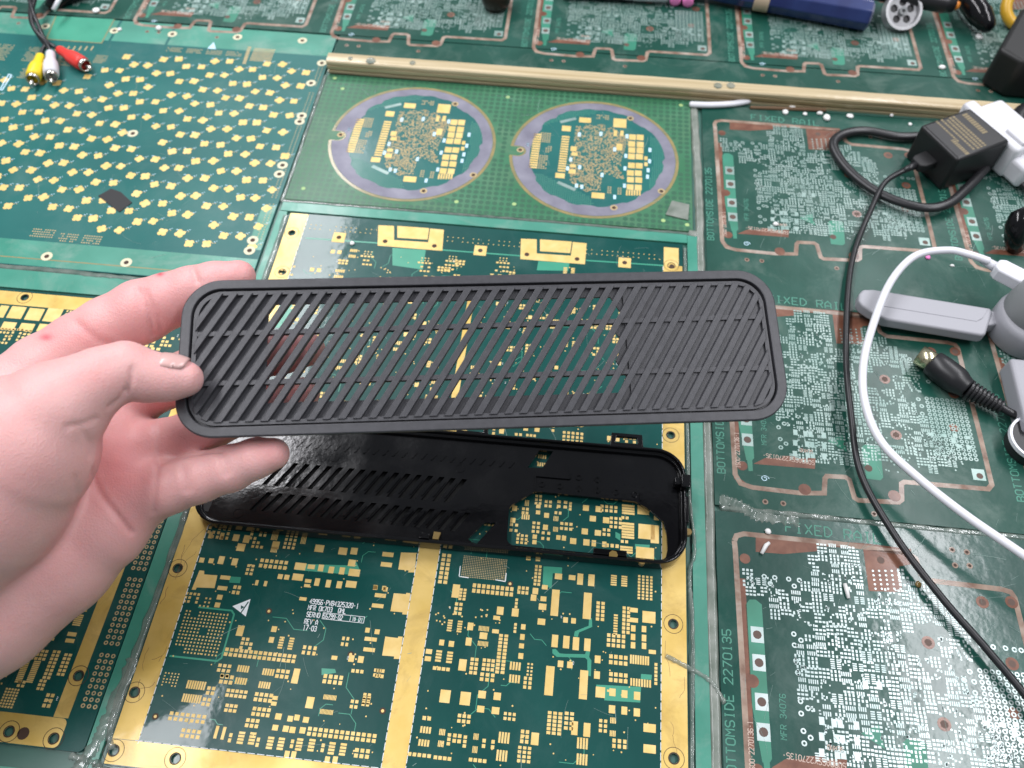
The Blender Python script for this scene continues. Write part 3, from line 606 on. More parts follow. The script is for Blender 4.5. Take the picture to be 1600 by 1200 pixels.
mb = MB(); mb.poly(inner, .05); greeno = mb.build('unit_face', 'pcb_a', B)
gp = MB()
def zdpad(m_, x, y, ww, hh): p = zd(x, y); a, b = zsize('disc', x, y, ww, hh); m_.pad(p[0], p[1], a, b, .12)
for x, y, ww, hh in [(1068,220,110,75),(1028,420,50,55),(603,265,75,45),(480,660,80,42),(775,195,100,42),(775,828,110,48),(1015,305,28,50),(1070,305,28,45),(635,435,50,40),(635,480,50,30),(590,625,60,35),(605,578,50,25),(1238,515,28,32),(1230,565,28,32)]: zdpad(gp, x, y, ww, hh)
for (xa, ya), (xb, yb) in (((1155,338),(1220,340)), ((1138,395),(1210,400)), ((1130,447),(1200,450)), ((1118,500),(1185,502)), ((1105,575),(1170,578)), ((1085,638),(1152,640)), ((1075,695),(1145,698)), ((1062,757),(1130,760))): zdpad(gp, xa, ya, 58, 46); zdpad(gp, xb, yb, 58, 46)
for i in range(15):
    t = i/14; zdpad(gp, 350-90*t, 315+275*t, 68, 13); zdpad(gp, 585-85*t, 335+285*t, 66, 13)
for i in range(6): zdpad(gp, 1025+22*i, 805, 14, 45)
goldo = gp.build_each('gold_pad', 'goldpad', B)
nz = MB(); region = [zd(*a) for a in ((690,240),(900,230),(1000,260),(1090,330),(1090,400),(1010,560),(1020,690),(960,680),(840,640),(800,790),(690,800),(560,720),(560,560),(640,420))]
for _ in range(4200):
    x = random.uniform(-40, 40); y = random.uniform(-40, 40)
    if inpoly(x, y, region): 
        if random.random() < .5: nz.pad(x, y, random.uniform(.6, 1.5), random.uniform(.5, 1.1), .11)
        else: nz.pad(x, y, random.uniform(.4, .7), random.uniform(.8, 1.6), .11)
for x, y, n1, n2 in ((410,340,5,6),(345,545,5,8),(420,440,3,4),(930,170,6,3),(1080,360,4,6),(960,420,2,9),(880,780,2,4),(965,790,2,4),(700,690,6,4)):
    p = zd(x, y); grid(nz, p[0], p[1], n1, n2, 1.5, 1.7, 1.0, 1.0, .1, .11)
nt_ = MB(); nt_.poly(circ(-51.2, 0, 4.4, 20), .125); nt_.poly([(-57.2, -4.4), (-51.2, -4.4), (-51.2, 4.4), (-57.2, 4.4)], .124); nto = stuff(nt_.build('notch', 'pcb_b', B))
tano = stuff(nz.build('small_pads', 'tan', B))
hz = MB()
for reg in ([(225,655),(310,640),(700,830),(720,900),(640,930),(420,850),(300,770)], [(340,240),(620,110),(900,105),(880,140),(620,180),(420,240)], [(1300,330),(1390,350),(1410,470),(1330,760),(1210,770),(1290,560)]):
    rp = [zd(*a) for a in reg]
    for i in range(-40, 40):
        for j in range(-40, 40):
            x, y = i*1.35, j*1.5
            if inpoly(x, y, rp): hz.pad(x, y, .75, .75, .09)
hzo = stuff(hz.build('dotted_fill', 'mintink', B))
bo = MB()
for x, y in ((250,400),(705,315),(890,310),(595,525),(840,655),(605,745),(1285,445),(1265,540),(1240,615),(1225,670),(1110,330),(1070,495),(1045,600),(1015,745),(915,840),(985,440),(555,600),(660,590),(650,755)): zdpad(bo, x, y, 24, 34)
boo = stuff(bo.build('legend', 'blueink', B))
hr = MB(); hd2 = MB()
for x, y in ((178,445),(1165,180),(1322,792),(893,930)): p = zd(x, y); hr.ring(p[0], p[1], 1.3, 2.4, .16); hd2.disc(p[0], p[1], 1.35, .15)
for a, b, c, d in ((560,212,700,180),(450,715,590,780)):
    p = zd(a, b); q = zd(c, d); gp2 = MB(); gp2.line([p, q], 2.6, .13); o = gp2.build('bare_bar', 'silver', B); o.location = (dc[0][0]*.001, dc[0][1]*.001, 0); share(o, 'bare_bar', B, (dc[1][0], dc[1][1], 0))
hro = hr.build_each('hole_ring', 'tan', B); hdo = hd2.build_each('hole_mark', 'hole', B)
for o in [ringo, greeno, nto, tano, hzo, boo, edge]+goldo+hro+hdo:
    o.location = (dc[0][0]*.001, dc[0][1]*.001, 0)
    c = share(o, o.name.split('.')[0], B, (dc[1][0], dc[1][1], 0))
    if 'kind' in o: c['kind'] = o['kind']
mb = MB(); rg = MB()
for x, y in ((-176, 497), (72, 495), (-172, 385), (-72, 384), (-35, 386), (60, 382), (-50, 490), (-168, 486), (75, 380)): mb.disc(x, y, 1.4, .06)
mb.build_each('fiducial_dot', mat('pale_yellow_dot', (.35, .5, .2), .5), B)
q = MB(); q.prism([tuple(ZP('up', *a)) for a in ((1470, 812), (1540, 828), (1535, 890), (1445, 868))], -.02, .8)
tag(q.build('tape_scrap', 'greyglue'), 'small grey scrap stuck at the right corner of the two-disc board', 'scrap')

# ================================================================== worn boards with routed slots
def unit_origin(px, py): return P(px, py)
U3 = Vector((95.5, 172.6)); U2 = Vector((96, 318.4))
def l5(x, y): return tuple(ZP('r5', x, y)-U3)
def l4(x, y): return tuple(ZP('r4', x, y)-U2)
route = [(0, -3), (0.3, -8), (1, -60), (1.5, -112), (4, -117), (10, -118.6), (34, -119.2), (46.2, -118), (47.4, -109.6), (48.6, -108), (58, -107.6), (59.8, -109), (61.2, -119), (63, -120.2), (83, -119.2), (85, -117.5), (86.2, -108.4), (88, -107.2), (130, -106.8), (132.4, -104), (132.2, -72), (131.2, -18), (130, -15.4), (126, -14.4), (92, -13.6), (88.6, -11), (87.6, -3), (84, -.6), (50, .9), (5, 1.2), (1.2, -.2), (0, -3)]
rt = MB(); rt.line(route, 2.6, .045); RT = rt.build('routed_slot', 'rout')
cp = MB()
cp.poly([(2.0, -98), (4.6, -98), (4.4, -22), (1.8, -22)], .04); cp.line([(1.8, -100), (1.8, -114), (6, -117)], 2, .04)
cp.poly([l5(345, 235), l5(470, 245), l5(620, 232), l5(620, 185), l5(345, 165)], .04); cp.line([l5(620, 195), l5(830, 210), l5(1040, 235)], 3, .04)
cp.poly([l5(850, 410), l5(1000, 415), l5(985, 300), l5(1045, 290), l5(1040, 235), l5(825, 225)], .045)
cp.poly([l4(350, 1020), l4(400, 995), l4(480, 995), l4(480, 985), l4(545, 985), l4(545, 995), l4(635, 995), l4(632, 1045), l4(350, 1022)], .045)
cp.disc(*l4(585, 1140), 3.2, .05); cp.disc(*l4(1000, 1170), 3.2, .05); cp.disc(*l4(295, 1030), 2.8, .05); cp.disc(*l5(330, 812), 3.0, .05); cp.disc(*l5(297, 265), 2.6, .05)
for x, y in ((1115, 640), (1187, 1005), (1357, 460), (1487, 460), (1490, 735)): cp.disc(*l5(x, y), 3.0, .06)
cp.disc(*l4(1275, 855), 2.6, .06)
CP = cp.build_each('bare_copper', 'copper')
mi = MB()
mi.poly([l5(300, 470), l5(318, 448), l5(345, 448), l5(372, 470), l5(418, 1160), l5(405, 1180), l5(375, 1175), l5(325, 900)][::-1], .04)
mi.poly(rrect(*l4(845, 1085), *l4(935, 935), 1.6), .045) if False else mi.poly([l4(848, 945), l4(862, 933), l4(925, 940), l4(935, 950), l4(948, 1085), l4(935, 1098), l4(870, 1090)][::-1], .045)
mi.poly([l4(690, 915), l4(758, 888), l4(780, 965)][::-1], .045); mi.poly([l4(292, 815), l4(330, 812), l4(345, 1055), l4(325, 1055)][::-1], .045)
MI = mi.build_each('copper_area', 'mint_r')
dense = [l5(*a) for a in ((590,210),(830,210),(840,420),(1000,420),(1010,330),(1110,400),(1300,560),(1310,740),(1280,800),(1340,900),(1400,1000),(1480,1110),(1540,1180),(1500,1250),(640,1250),(640,1000),(500,860),(560,560),(390,520),(420,440),(300,420),(300,330),(560,420))]
dense = [(x, max(y, -99)) for x, y in dense]
sv = MB(); HX = [l5(1115, 640), l5(1187, 1005)]
def chunk(x, y):
    t = random.random()
    if t < .14: n = random.choice((4, 5)); grid(sv, x, y+1.5, n, 1, .95, 1, .55, 1.9); grid(sv, x, y-1.5, n, 1, .95, 1, .55, 1.9)
    elif t < .26: n = random.choice((4, 5)); grid(sv, x+1.4, y, 1, n, 1, .95, 1.9, .55); grid(sv, x-1.4, y, 1, n, 1, .95, 1.9, .55)
    elif t < .55: grid(sv, x, y, 3, 3, 1.75, 1.75, 1.3, .95, .1)
    elif t < .8: grid(sv, x, y, 3, 3, 1.75, 1.75, .9, 1.3, .1)
    else:
        for _ in range(7): sv.pad(x+random.uniform(-2.4, 2.4), y+random.uniform(-2.4, 2.4), random.uniform(.5, 1), random.uniform(.5, 1.6))
for i in range(0, 27):
    for j in range(0, 23):
        x = 2+i*5.1+random.uniform(-.5, .5); y = -2-j*5.1+random.uniform(-.5, .5)
        if inpoly(x, y, dense) and all((x-a)**2+(y-b)**2 > 36 for a, b in HX) and random.random() > .07: chunk(x, y)
for x, y in ((352, 605), (360, 730), (372, 905), (380, 1040)): p = l5(x, y); sv.pad(p[0], p[1], 5.8, 7.4, .08)
for i in range(5):
    for j in range(5): p = l5(868+28*i+3*j, 320+20*j); sv.disc(p[0], p[1], .55, .08, 8)
for x0, y0 in ((310, 350), (1005, 350)): grid(sv, *l5(x0, y0), 3, 5, 1.9, 1.9, 1.2, 1.2, .2)
for x, y in ((640,990),(695,1000),(722,1003),(640,1060),(705,1068),(732,1072),(798,1080),(640,1132),(710,1140),(737,1142),(800,1150),(835,830),(897,832),(795,1010),(1500,1040)): p = l5(x, y); sv.pad(p[0], p[1], 2.3, 3.4, .08)
for x, y in ((1280,890),(1340,900),(1300,940),(1345,945),(1170,885),(1230,890)): p = l4(x, y); sv.pad(p[0], p[1], 2.6, 2.0, .08)
for _ in range(60):
    p = l4(random.uniform(940, 1330), random.uniform(880, 1060)); sv.disc(p[0], p[1], .5, .07, 8)
p = l4(1390, 1072); sv.pad(p[0], p[1], 6.5, 6.5, .08)
for i in range(13):
    for j in range(15): 
        x, y = l5(1345, 765); sv.ring(x+i*2.75+j*.02, y-j*2.55, .55, 1.15, .07, 10) if x+i*2.75 < 128 else None
for x, y in ((885,457),(935,460),(987,465),(1300,770),(1320,815),(1275,808),(1285,860),(1325,865),(1332,905),(1405,660),(1460,665),(1350,655),(1500,672),(1530,675),(1388,1158),(515,602),(547,630),(518,652),(525,722),(560,752),(533,775),(545,902),(578,933),(548,957),(558,1035),(590,1065),(562,1090),(383,345),(430,350),(410,377),(492,357),(540,362),(517,388),(1210,505),(1245,510),(933,602),(938,632)):
    p = l5(x, y); sv.ring(p[0], p[1], .6, 1.25, .07, 12)
SV = stuff(sv.build('tinned_pads', 'silver'))
ho = MB()
for x, y in ((1115, 640), (1187, 1005), (1357, 460), (1487, 460), (1490, 735)): ho.disc(*l5(x, y), 1.7, .09)
for x, y in ((352, 605), (360, 730), (372, 905), (380, 1040)): ho.disc(*l5(x, y), 2.0, .1)
ho.disc(*l4(880, 1042), 2.0, .09); ho.disc(*l4(1395, 1078), 1.7, .1); ho.disc(*l5(903, 272), 1.8, .09)
HO = ho.build_each('drill_hole', mat('drill_hole_brown', (.10, .06, .045), .6))
tx = MB()
p = l5(480, 150); write(tx, 'FIXED RAIL', p[0], 4.6, 5.2, ang=-2.0, asp=.98, ww=.62, z=.05)
p = l5(255, 1185); write(tx, 'BOTTOMSIDE 2270135', -3.6, -112, 3.9, ang=90, asp=1.0, ww=.55, z=.05)
write(tx, 'MFR 34076', *l5(485, 1075), 2.6, ang=88, asp=.9, ww=.32, z=.05)
TX = stuff(tx.build('lettering', 'mintink'))
t2 = MB(); p = l4(290, 1000); write(t2, '1500-2270136-1', 4.3, -108, 2.2, ang=90, asp=.75, ww=.3, z=.08); p = l4(620, 1040)
write(t2, '5090ASSY2270135-', l4(628, 1000)[0], l4(628, 1008)[1], 2.4, ang=176, asp=.75, ww=.3, z=.08); write(t2, 'SERNO', l4(628, 978)[0]-.5, l4(628, 975)[1]+2, 2.0, ang=176, asp=.75, ww=.3, z=.08)
T2 = t2.build('lettering', mat('pale_lettering', (.55, .42, .35), .6))
sq = MB(); c0 = l4(400, 1090); sq.line([(c0[0]+(2.2-.12*i)*math.cos(i*.62), c0[1]+(1.9-.1*i)*math.sin(i*.62)) for i in range(15)], .4, .08); SQ = sq.build('pen_mark', 'blueink')
TEMPL = [(RT, 'routed_slot'), (SV, 'tinned_pads'), (TX, 'lettering'), (T2, 'lettering'), (SQ, 'pen_mark')]+[(o, 'bare_copper') for o in CP]+[(o, 'copper_area') for o in MI]+[(o, 'drill_hole') for o in HO]
def panel(label, x0, y0, x1, y1, units, bm='pcb_r', sm_='silver'):
    T = thing('circuit_board', label, 'circuit board')
    q = MB(); q.box(x0, y0, -1.6, x1, y1, 0); q.build('substrate', bm, T)
    hh = MB(); rr = MB()
    for ux, uy in units:
        for o, nm in TEMPL:
            c = share(o, nm, T, (ux, uy, 0))
            if nm == 'tinned_pads' and sm_ != 'silver': c.material_slots[0].link = 'OBJECT'; c.material_slots[0].material = M[sm_]
            if nm in ('tinned_pads', 'lettering'): c['kind'] = 'stuff'
        for a, b in ((106, 3.5), (113, 3), (106, -4.5), (113, -4), (16, -126), (25, -126), (70, -127)): hh.disc(ux+a, uy+b, .8, .06); rr.ring(ux+a, uy+b, .8, 1.5, .06)
    hh.build_each('via_hole', 'hole', T); rr.build_each('via_ring', 'rout', T)
    return T
panel('worn green circuit board with brown routed outlines under the power adapter and white cable', 86.6, 188.2, 420, 498, [(95, 480.7), (96, 318.4), (246, 480.7), (247, 318.4)])
panel('worn green circuit board with bright tinned pads at the lower right, below the glue line', 86.6, 20, 420, 185, [(95.5, 172.6), (247, 172.6)], 'pcb_r2', 'silver2')
panel('worn green circuit board with brown routed outlines behind the cream rail', -720, 548, 600, 700, [(-498, 661), (-344, 661), (-191.5, 661.5), (-38.5, 661), (115.4, 661), (268.5, 661)])
q = MB(); q.box(-183, 513, -1.6, 600, 547, 0); q.build('filler_panel', 'pcb_r', bpy.data.objects['circuit_board.005'] if 'circuit_board.005' in bpy.data.objects else None)
q = MB(); q.box(79, 499, -1.6, 420, 502, -.3); struct(q.build('resin_gap', 'table'))
for o, nm in TEMPL: bpy.data.objects.remove(o)
#PART2
# ================================================================== cream rail
ra = thing('edge_rail', 'long cream-coloured wooden edging rail lying across the bench', 'rail', (0, 507, 0))
prof = [(502.6, -.3), (502.4, 1.6), (503.6, 1.9), (503.6, 3.2), (502.2, 3.5), (502.0, 6.2), (502.9, 6.4), (502.9, 6.9), (502.1, 7.2), (502.2, 9.2), (503.0, 10.0), (507, 10.3), (511.6, 10.1), (512.2, 9.4), (512.2, -.3)]
mb = MB(); xs = [-182+i*12 for i in range(66)]
for i, x in enumerate(xs):
    j_ = [random.uniform(-.12, .12) for _ in prof]
    mb.v += [(x, y-507+j_[k]-.006*(x+182)*.6, z+j_[k]*.5) for k, (y, z) in enumerate(prof)]
n = len(prof)
for i in range(len(xs)-1):
    for k in range(n): k2 = (k+1) % n; mb.f.append([i*n+k, i*n+k2, (i+1)*n+k2, (i+1)*n+k])
mb.f.append(list(range(n))); mb.f.append([(len(xs)-1)*n+k for k in range(n)])
o = mb.build('rail_body', 'rail', ra, recalc=True); o.data.shade_smooth(); o.data.set_sharp_from_angle(angle=math.radians(25))
mb = MB()
for i, (x, y) in enumerate([(-165, 1), (-150, 0), (-120, 1), (96, 0), (105, 1)]): mb.prism(circ(x, y-1.5, random.uniform(1.5, 4), 7), 10.2, 10.75)
stuff(mb.build('glue_blob', 'glue', ra))

# ================================================================== bottom shell lying on the boards
SH = thing('vent_shell', 'glossy black plastic vent shell lying open on the central board, with a cut-out window', 'plastic cover', (-50, 180.5, 0)); SA = math.radians(.6); SH.rotation_euler.z = SA
def sl(px, py, z):                          # pixel on plane z -> shell local mm
    q = PZ(px, py, z)-Vector((-50, 180.5)); return (q.x*math.cos(SA)+q.y*math.sin(SA), -q.x*math.sin(SA)+q.y*math.cos(SA))
SW_, SD = 121.0, 31.2; FZ0, FZ1 = 2.6, 4.4
def s3(x, y): return sl(*zp('s3', x, y), FZ1)
def s4(x, y): return sl(*zp('s4', x, y), FZ1)
def sw(x, y): return sl(*zp('w', x, y), FZ1)
holes = []; slot_dir = None
def row(b0, t0, b1, n, wd):
    b0 = Vector(b0); t0 = Vector(t0); b1 = Vector(b1); d = t0-b0
    for i in range(n):
        b = b0.lerp(b1, i/(n-1)); t = b+d; yield [(b.x-wd/2, b.y), (b.x+wd/2, b.y), (t.x+wd/2, t.y), (t.x-wd/2, t.y)]
r1 = list(row(s3(505, 447), s3(632, 312), s3(1590, 552), 17, 2.6)); r2 = list(row(s3(432, 598), s3(540, 492), s3(1625, 722), 18, 2.6))
win = [sw(*a) for a in ((412,602),(430,580),(562,502),(600,500),(1180,560),(1270,610),(1358,690),(1372,760),(1378,850),(1368,900),(1345,918),(430,826),(410,812),(398,790))]
op1 = [s4(622, 240), s4(702, 248), s4(640, 345), s4(548, 345)]; op2 = [s4(292, 672), s4(362, 672), s4(300, 740), s4(245, 800), s4(192, 772)]
holes = r1+r2+[win, op1, op2]
mb = MB(); mb.plate(rrect(-SW_+1.5, -SD+1.5, SW_-1.5, SD-1.5, 13.5, 10), [h if sum(h[i][0]*h[(i+1) % len(h)][1]-h[(i+1) % len(h)][0]*h[i][1] for i in range(len(h))) < 0 else h[::-1] for h in holes], FZ0, FZ1)
mb.build('floor_plate', 'gloss', SH)
gx0 = min(p[0] for h in r1+r2 for p in h)-3; gx1 = max(p[0] for h in r1 for p in h)-2.5
mb = MB(); mb.prism([(gx0, -SD+4), s4(150, 800), s4(262, 420), (gx1, SD-18), (gx0, SD-18)], .6, 1.4); mb.build('dark_underplate', 'blackmatte', SH)  # plain matte black sheet added under the slots so they read dark
# wall swept around the rounded outline
def sweep(name, prof, W_, D_, R_, m_, parent, seg=12, loc=None):
    mb = MB(); n = len(prof); base = None; k = 0
    for off, z in prof: pass
    outs = [rrect(-W_+o_, -D_+o_, W_-o_, D_-o_, max(.5, R_-o_), seg) for o_, z in prof]; k = len(outs[0])
    for i in range(k): mb.v += [(outs[j][i][0], outs[j][i][1], prof[j][1]) for j in range(n)]
    for i in range(k):
        i2 = (i+1) % k
        for j in range(n): j2 = (j+1) % n; mb.f.append([i*n+j, i2*n+j, i2*n+j2, i*n+j2])
    o = mb.build(name, m_, parent, recalc=True); b = o.modifiers.new('bev', 'BEVEL'); b.width = .00025; b.segments = 2; b.limit_method = 'ANGLE'; o.data.shade_smooth(); o.data.set_sharp_from_angle(angle=math.radians(28)); return o
sweep('rim_wall', [(1.2, .2), (.2, 1.6), (0, 4), (.1, 8.4), (.5, 8.9), (1.3, 8.9), (1.6, 8.4), (1.8, 6.6), (2.6, 6.5), (3.0, 6.0), (3.2, 4.2), (3.2, 1.2), (2.4, .2)], SW_, SD, 15, 'gloss', SH)
# raised thin ribs between slots, shallow grooves row, pins, bosses
rb = None
def rib(pts, z1=FZ1+.7, name='rib'):
    m_ = MB(); m_.prism(pts, FZ1-.3, z1); return m_.build(name, 'gloss', SH)
for src, i0 in ((r1, 8), (r2, 8)):
    for h in src[i0:]:
        c = Vector(h[0]).lerp(Vector(h[3]), .5); d = (Vector(h[3])-Vector(h[0])); a = c-d*.33+Vector((-1.1, 0)); b = c+d*.3+Vector((-1.1, 0))
        rib([(a.x-.35, a.y), (a.x+.35, a.y), (b.x+.35, b.y), (b.x-.35, b.y)])
for i in range(24):
    a = Vector(s3(700, 222)).lerp(Vector(s4(500, 352)), i/23); d = Vector((2.0, 3.2))
    if (a-Vector(op1[3])).length < 6: continue
    rib([(a.x-.4, a.y), (a.x+.4, a.y), (a.x+d.x+.4, a.y+d.y), (a.x+d.x-.4, a.y+d.y)], FZ1+.45, 'groove_rib')
for x, y in ((635,445),(742,455),(855,470),(965,480),(1075,492),(1187,505),(855,405),(965,418)):
    p = s4(x, y); m_ = MB(); m_.plate(circ(*p, 1.6, 16), [circ(*p, 1.05, 16)[::-1]], FZ1-.2, FZ1+.6); m_.build('boss', 'gloss', SH, recalc=True)
for x, y in ((150, 350), (-240, 0),): 
    p = s4(150, 350); m_ = MB(); m_.plate(circ(*p, 2.4, 20), [circ(*p, 2.0, 20)[::-1]], FZ1-.2, FZ1+.2); m_.build('moulding_mark', 'gloss', SH, recalc=True); break
for x, y in ((925, 285), (350, 618)): p = s3(x, y); m_ = MB(); m_.plate(circ(*p, 2.6, 20), [circ(*p, 2.2, 20)[::-1]], FZ1-.2, FZ1+.25); m_.build('moulding_mark', 'gloss', SH, recalc=True)
m_ = MB(); p = s3(258, 496); m_.disc(p[0], p[1], 1.2, FZ1+.03); p = s3(185, 530); m_.poly([(p[0]-4, p[1]-6), (p[0]+1, p[1]-7), (p[0]+2, p[1]+3), (p[0]-2, p[1]+4)], FZ1+.03); stuff(m_.build('recess', 'blackmatte', SH))
rib([s4(590, 490), s4(596, 490), s4(600, 400), s4(594, 400)], FZ1+.9); rib([s4(594, 400), s4(800, 418), s4(800, 414), s4(594, 396)], FZ1+.9); rib([s4(800, 414), s4(806, 414), s4(808, 378), s4(802, 378)], FZ1+.9); rib([s4(1216, 545), s4(1224, 545), s4(1228, 495), s4(1220, 495)], FZ1+.9)
m_ = MB()
for i in range(10):
    for j in range(5):
        if random.random() < .55: p = s4(1065+(i*16)+(j//3)*45, 352+j*14+(j//3)*36+i*2.2); m_.pad(p[0], p[1], .55, .35, FZ1+.12, FZ1-.05)
for i in range(6):
    for j in range(3):
        if random.random() < .6: p = s4(1245+i*9, 425+j*14); m_.pad(p[0], p[1], .6, .4, FZ1+.12, FZ1-.05)
stuff(m_.build('moulded_dots', 'gloss', SH))
# latches
def latch_loop(cx, w_, h_, y0, z0, z1):
    m_ = MB(); m_.plate([(cx-w_, y0), (cx-w_*.92, y0+h_), (cx+w_*.92, y0+h_), (cx+w_, y0)], [[(cx-w_*.68, y0+h_*.3), (cx+w_*.68, y0+h_*.3), (cx+w_*.62, y0+h_*.75), (cx-w_*.62, y0+h_*.75)][::-1]], z0, z1); return m_.build('latch', 'gloss', SH, recalc=True, bevel=.3)
cx = sl(979, 700, 8)[0]; latch_loop(cx, 8.6, 8.0, SD-1.0, 6.4, 8.6)
cx = sl(738, 675, 8)[0]; latch_loop(cx, 8.5, 6, SD-1.0, 6.4, 8.6)
m_ = MB(); m_.box(SW_-3, 9, 3, SW_+1.6, 16, 11.5); m_.box(SW_-6, 11, 5, SW_-2.6, 15, 9.6); m_.build('corner_clip', 'gloss', SH, bevel=.5)
m_ = MB(); m_.box(SW_-1.0, -9, 4, SW_+.9, 5, 9.4); m_.build('side_clip', 'gloss', SH, bevel=.4)
for a, b in ((-5.5, 5), (84, 16)):
    m_ = MB(); m_.box(a-b/2, -SD+2.6, 4.2, a+b/2, -SD+5.4, 7.8); m_.build('hook', 'gloss', SH, bevel=.3)
m_ = MB(); p = sl(682, 838, 5); m_.prism([(p[0]-1.6, p[1]-2), (p[0]+1.2, p[1]-2), (p[0]+2, p[1]+1.6), (p[0]-1.4, p[1]+1.8)], 5.0, 6.4); m_.build('glue_blob', 'amber', SH)
for px_, py_ in ((958, 868), (1003, 878), (1075, 832)):
    m_ = MB(); p = sl(px_, py_, 7); m_.prism(circ(p[0], p[1], random.uniform(1.4, 2.4), 7), 5.4, 8.1); m_.build('glue_blob', 'amber', SH)

# ================================================================== held vent cover
W = 242.0; H = W/3.6977
cn = [Vector(v) for v in ((-.13261135, .04171464, -.33593159), (.10875325, .04857465, -.35205828), (.11245681, -.0140571, -.33343443), (-.12890779, -.02091711, -.31730775))]
cw = [CM @ v for v in cn]; ctr = sum(cw, Vector())/4
U_ = (cw[1]-cw[0]+cw[2]-cw[3]).normalized(); V_ = (cw[0]-cw[3]+cw[1]-cw[2]); N_ = U_.cross(V_).normalized(); V_ = N_.cross(U_)
VC = thing('vent_cover', 'matte black louvred vent cover held up in the hand', 'vent cover')
VC.matrix_world = Matrix(((U_.x, V_.x, N_.x, ctr.x), (U_.y, V_.y, N_.y, ctr.y), (U_.z, V_.z, N_.z, ctr.z), (0, 0, 0, 1)))
hw, hh_ = W/2, H/2
sweep('frame', [(2.0, -5.0), (1.3, -4.4), (.4, -2.4), (0, -1.0), (.12, -.4), (.5, 0), (3.9, 0), (4.1, -.2), (4.15, -2.9), (3.4, -3.0), (3.2, -5.0)], hw, hh_, 15.5, 'abs', VC, 14)
def pan(px, py):                            # pixel -> cover-local mm
    d = (_rt*((px-800)/F)-_up*((py-600)/F)+_fw); c = CAMPOS; t = (ctr-c).dot(N_)/d.dot(N_); q = c+d*t-ctr; return Vector((q.dot(U_), q.dot(V_)))*1000
h0 = pan(413, 468); h1 = pan(968, 612)
hx0 = pan(415, 545).x; hx1 = pan(968, 540).x; hy1 = pan(690, 466).y; hy0 = pan(690, 619).y
inn = rrect(-hw+4.0, -hh_+4.0, hw-4.0, hh_-4.0, 11.6, 14)
jag = [(hx0, hy0), (hx0, hy1)]
right = []
for i in range(7):
    t = i/6; right.append((hx1+(2.2 if i % 2 else -1.6), hy1+(hy0-hy1)*t))
mb = MB(); mb.plate(inn, [(jag+right)[::-1]], -3.6, -2.5); mb.build('backing_plate', 'abs', VC)
rp_ = [p for p in rrect(-hw+5.2, -hh_+5.2, hw-5.2, hh_-5.2, 10.6, 10) if p[0] > hx1+3.5]
rp_ = [(hx1+3.5, -hh_+5.2), (hx1+3.5, hh_-5.2)]+rp_
rp_.sort(key=lambda p: math.atan2(p[1], p[0]-(hx1+30)))
mb = MB(); mb.prism(rp_, -2.6, -1.85); mb.build('infill_plate', 'abs', VC)
led = MB(); led.plate(rrect(-hw+4.9, -hh_+4.9, hw-4.9, hh_-4.9, 11, 14), [rrect(-hw+6.6, -hh_+6.6, hw-6.6, hh_-6.6, 9.4, 14)[::-1]], -2.6, -.85); led.build('ledge', 'abs', VC)
for py0, py1 in ((516, 497), (594, 577)):
    a = pan(430, py0+1); b = pan(965, py1+3); sl_ = (b.y-a.y)/(b.x-a.x); y0 = a.y-sl_*(a.x+hw-6); y1 = a.y+sl_*(hw-6-a.x)
    mb = MB(); mb.prism([(-hw+6, y0-.95), (hw-6, y1-.95), (hw-6, y1+.95), (-hw+6, y0+.95)], -3.2, -1.0); mb.build('crossbar', 'abs', VC)
clipr = rrect(-hw+5.9, -hh_+5.9, hw-5.9, hh_-5.9, 10, 8)
def clip(poly, cl):
    out = poly; k = len(cl)
    for i in range(k):
        a = cl[i]; b = cl[(i+1) % k]; inp = out; out = []
        f = lambda p: (b[0]-a[0])*(p[1]-a[1])-(b[1]-a[1])*(p[0]-a[0])
        for j in range(len(inp)):
            p, q = inp[j], inp[(j+1) % len(inp)]; fp, fq = f(p), f(q)
            if fp >= 0: out.append(p)
            if fp*fq < 0: t = fp/(fp-fq); out.append((p[0]+(q[0]-p[0])*t, p[1]+(q[1]-p[1])*t))
        if not out: return []
    return out
a = pan(607, 658); b = pan(740, 446); tanA = (b.x-a.x)/(b.y-a.y); pit = (pan(953, 645).x-pan(432, 664).x)/22.0
print('slat', tanA, pit, hx0, hx1, hy0, hy1)
x00 = pan(432, 664).x; yb = pan(432, 664).y; sw_ = pit*.52
k0 = -40
for i in range(-30, 60):
    xb = x00+i*pit
    q = [(xb+(y_-yb)*tanA+s_*sw_/2, y_) for y_, s_ in ((-hh_, -1), (-hh_, 1), (hh_, 1), (hh_, -1))]
    q = clip(q, clipr)
    ar = abs(sum(q[j][0]*q[(j+1) % len(q)][1]-q[(j+1) % len(q)][0]*q[j][1] for j in range(len(q))))/2 if len(q) > 2 else 0
    if ar < 4: continue
    q2 = []
    for p in q:
        if not q2 or (Vector(p)-Vector(q2[-1])).length > .15: q2.append(p)
    mb = MB(); mb.prism(q2, -3.0, -.2+random.uniform(-.05, .05)); mb.build('slat', 'abs', VC, bevel=.22)

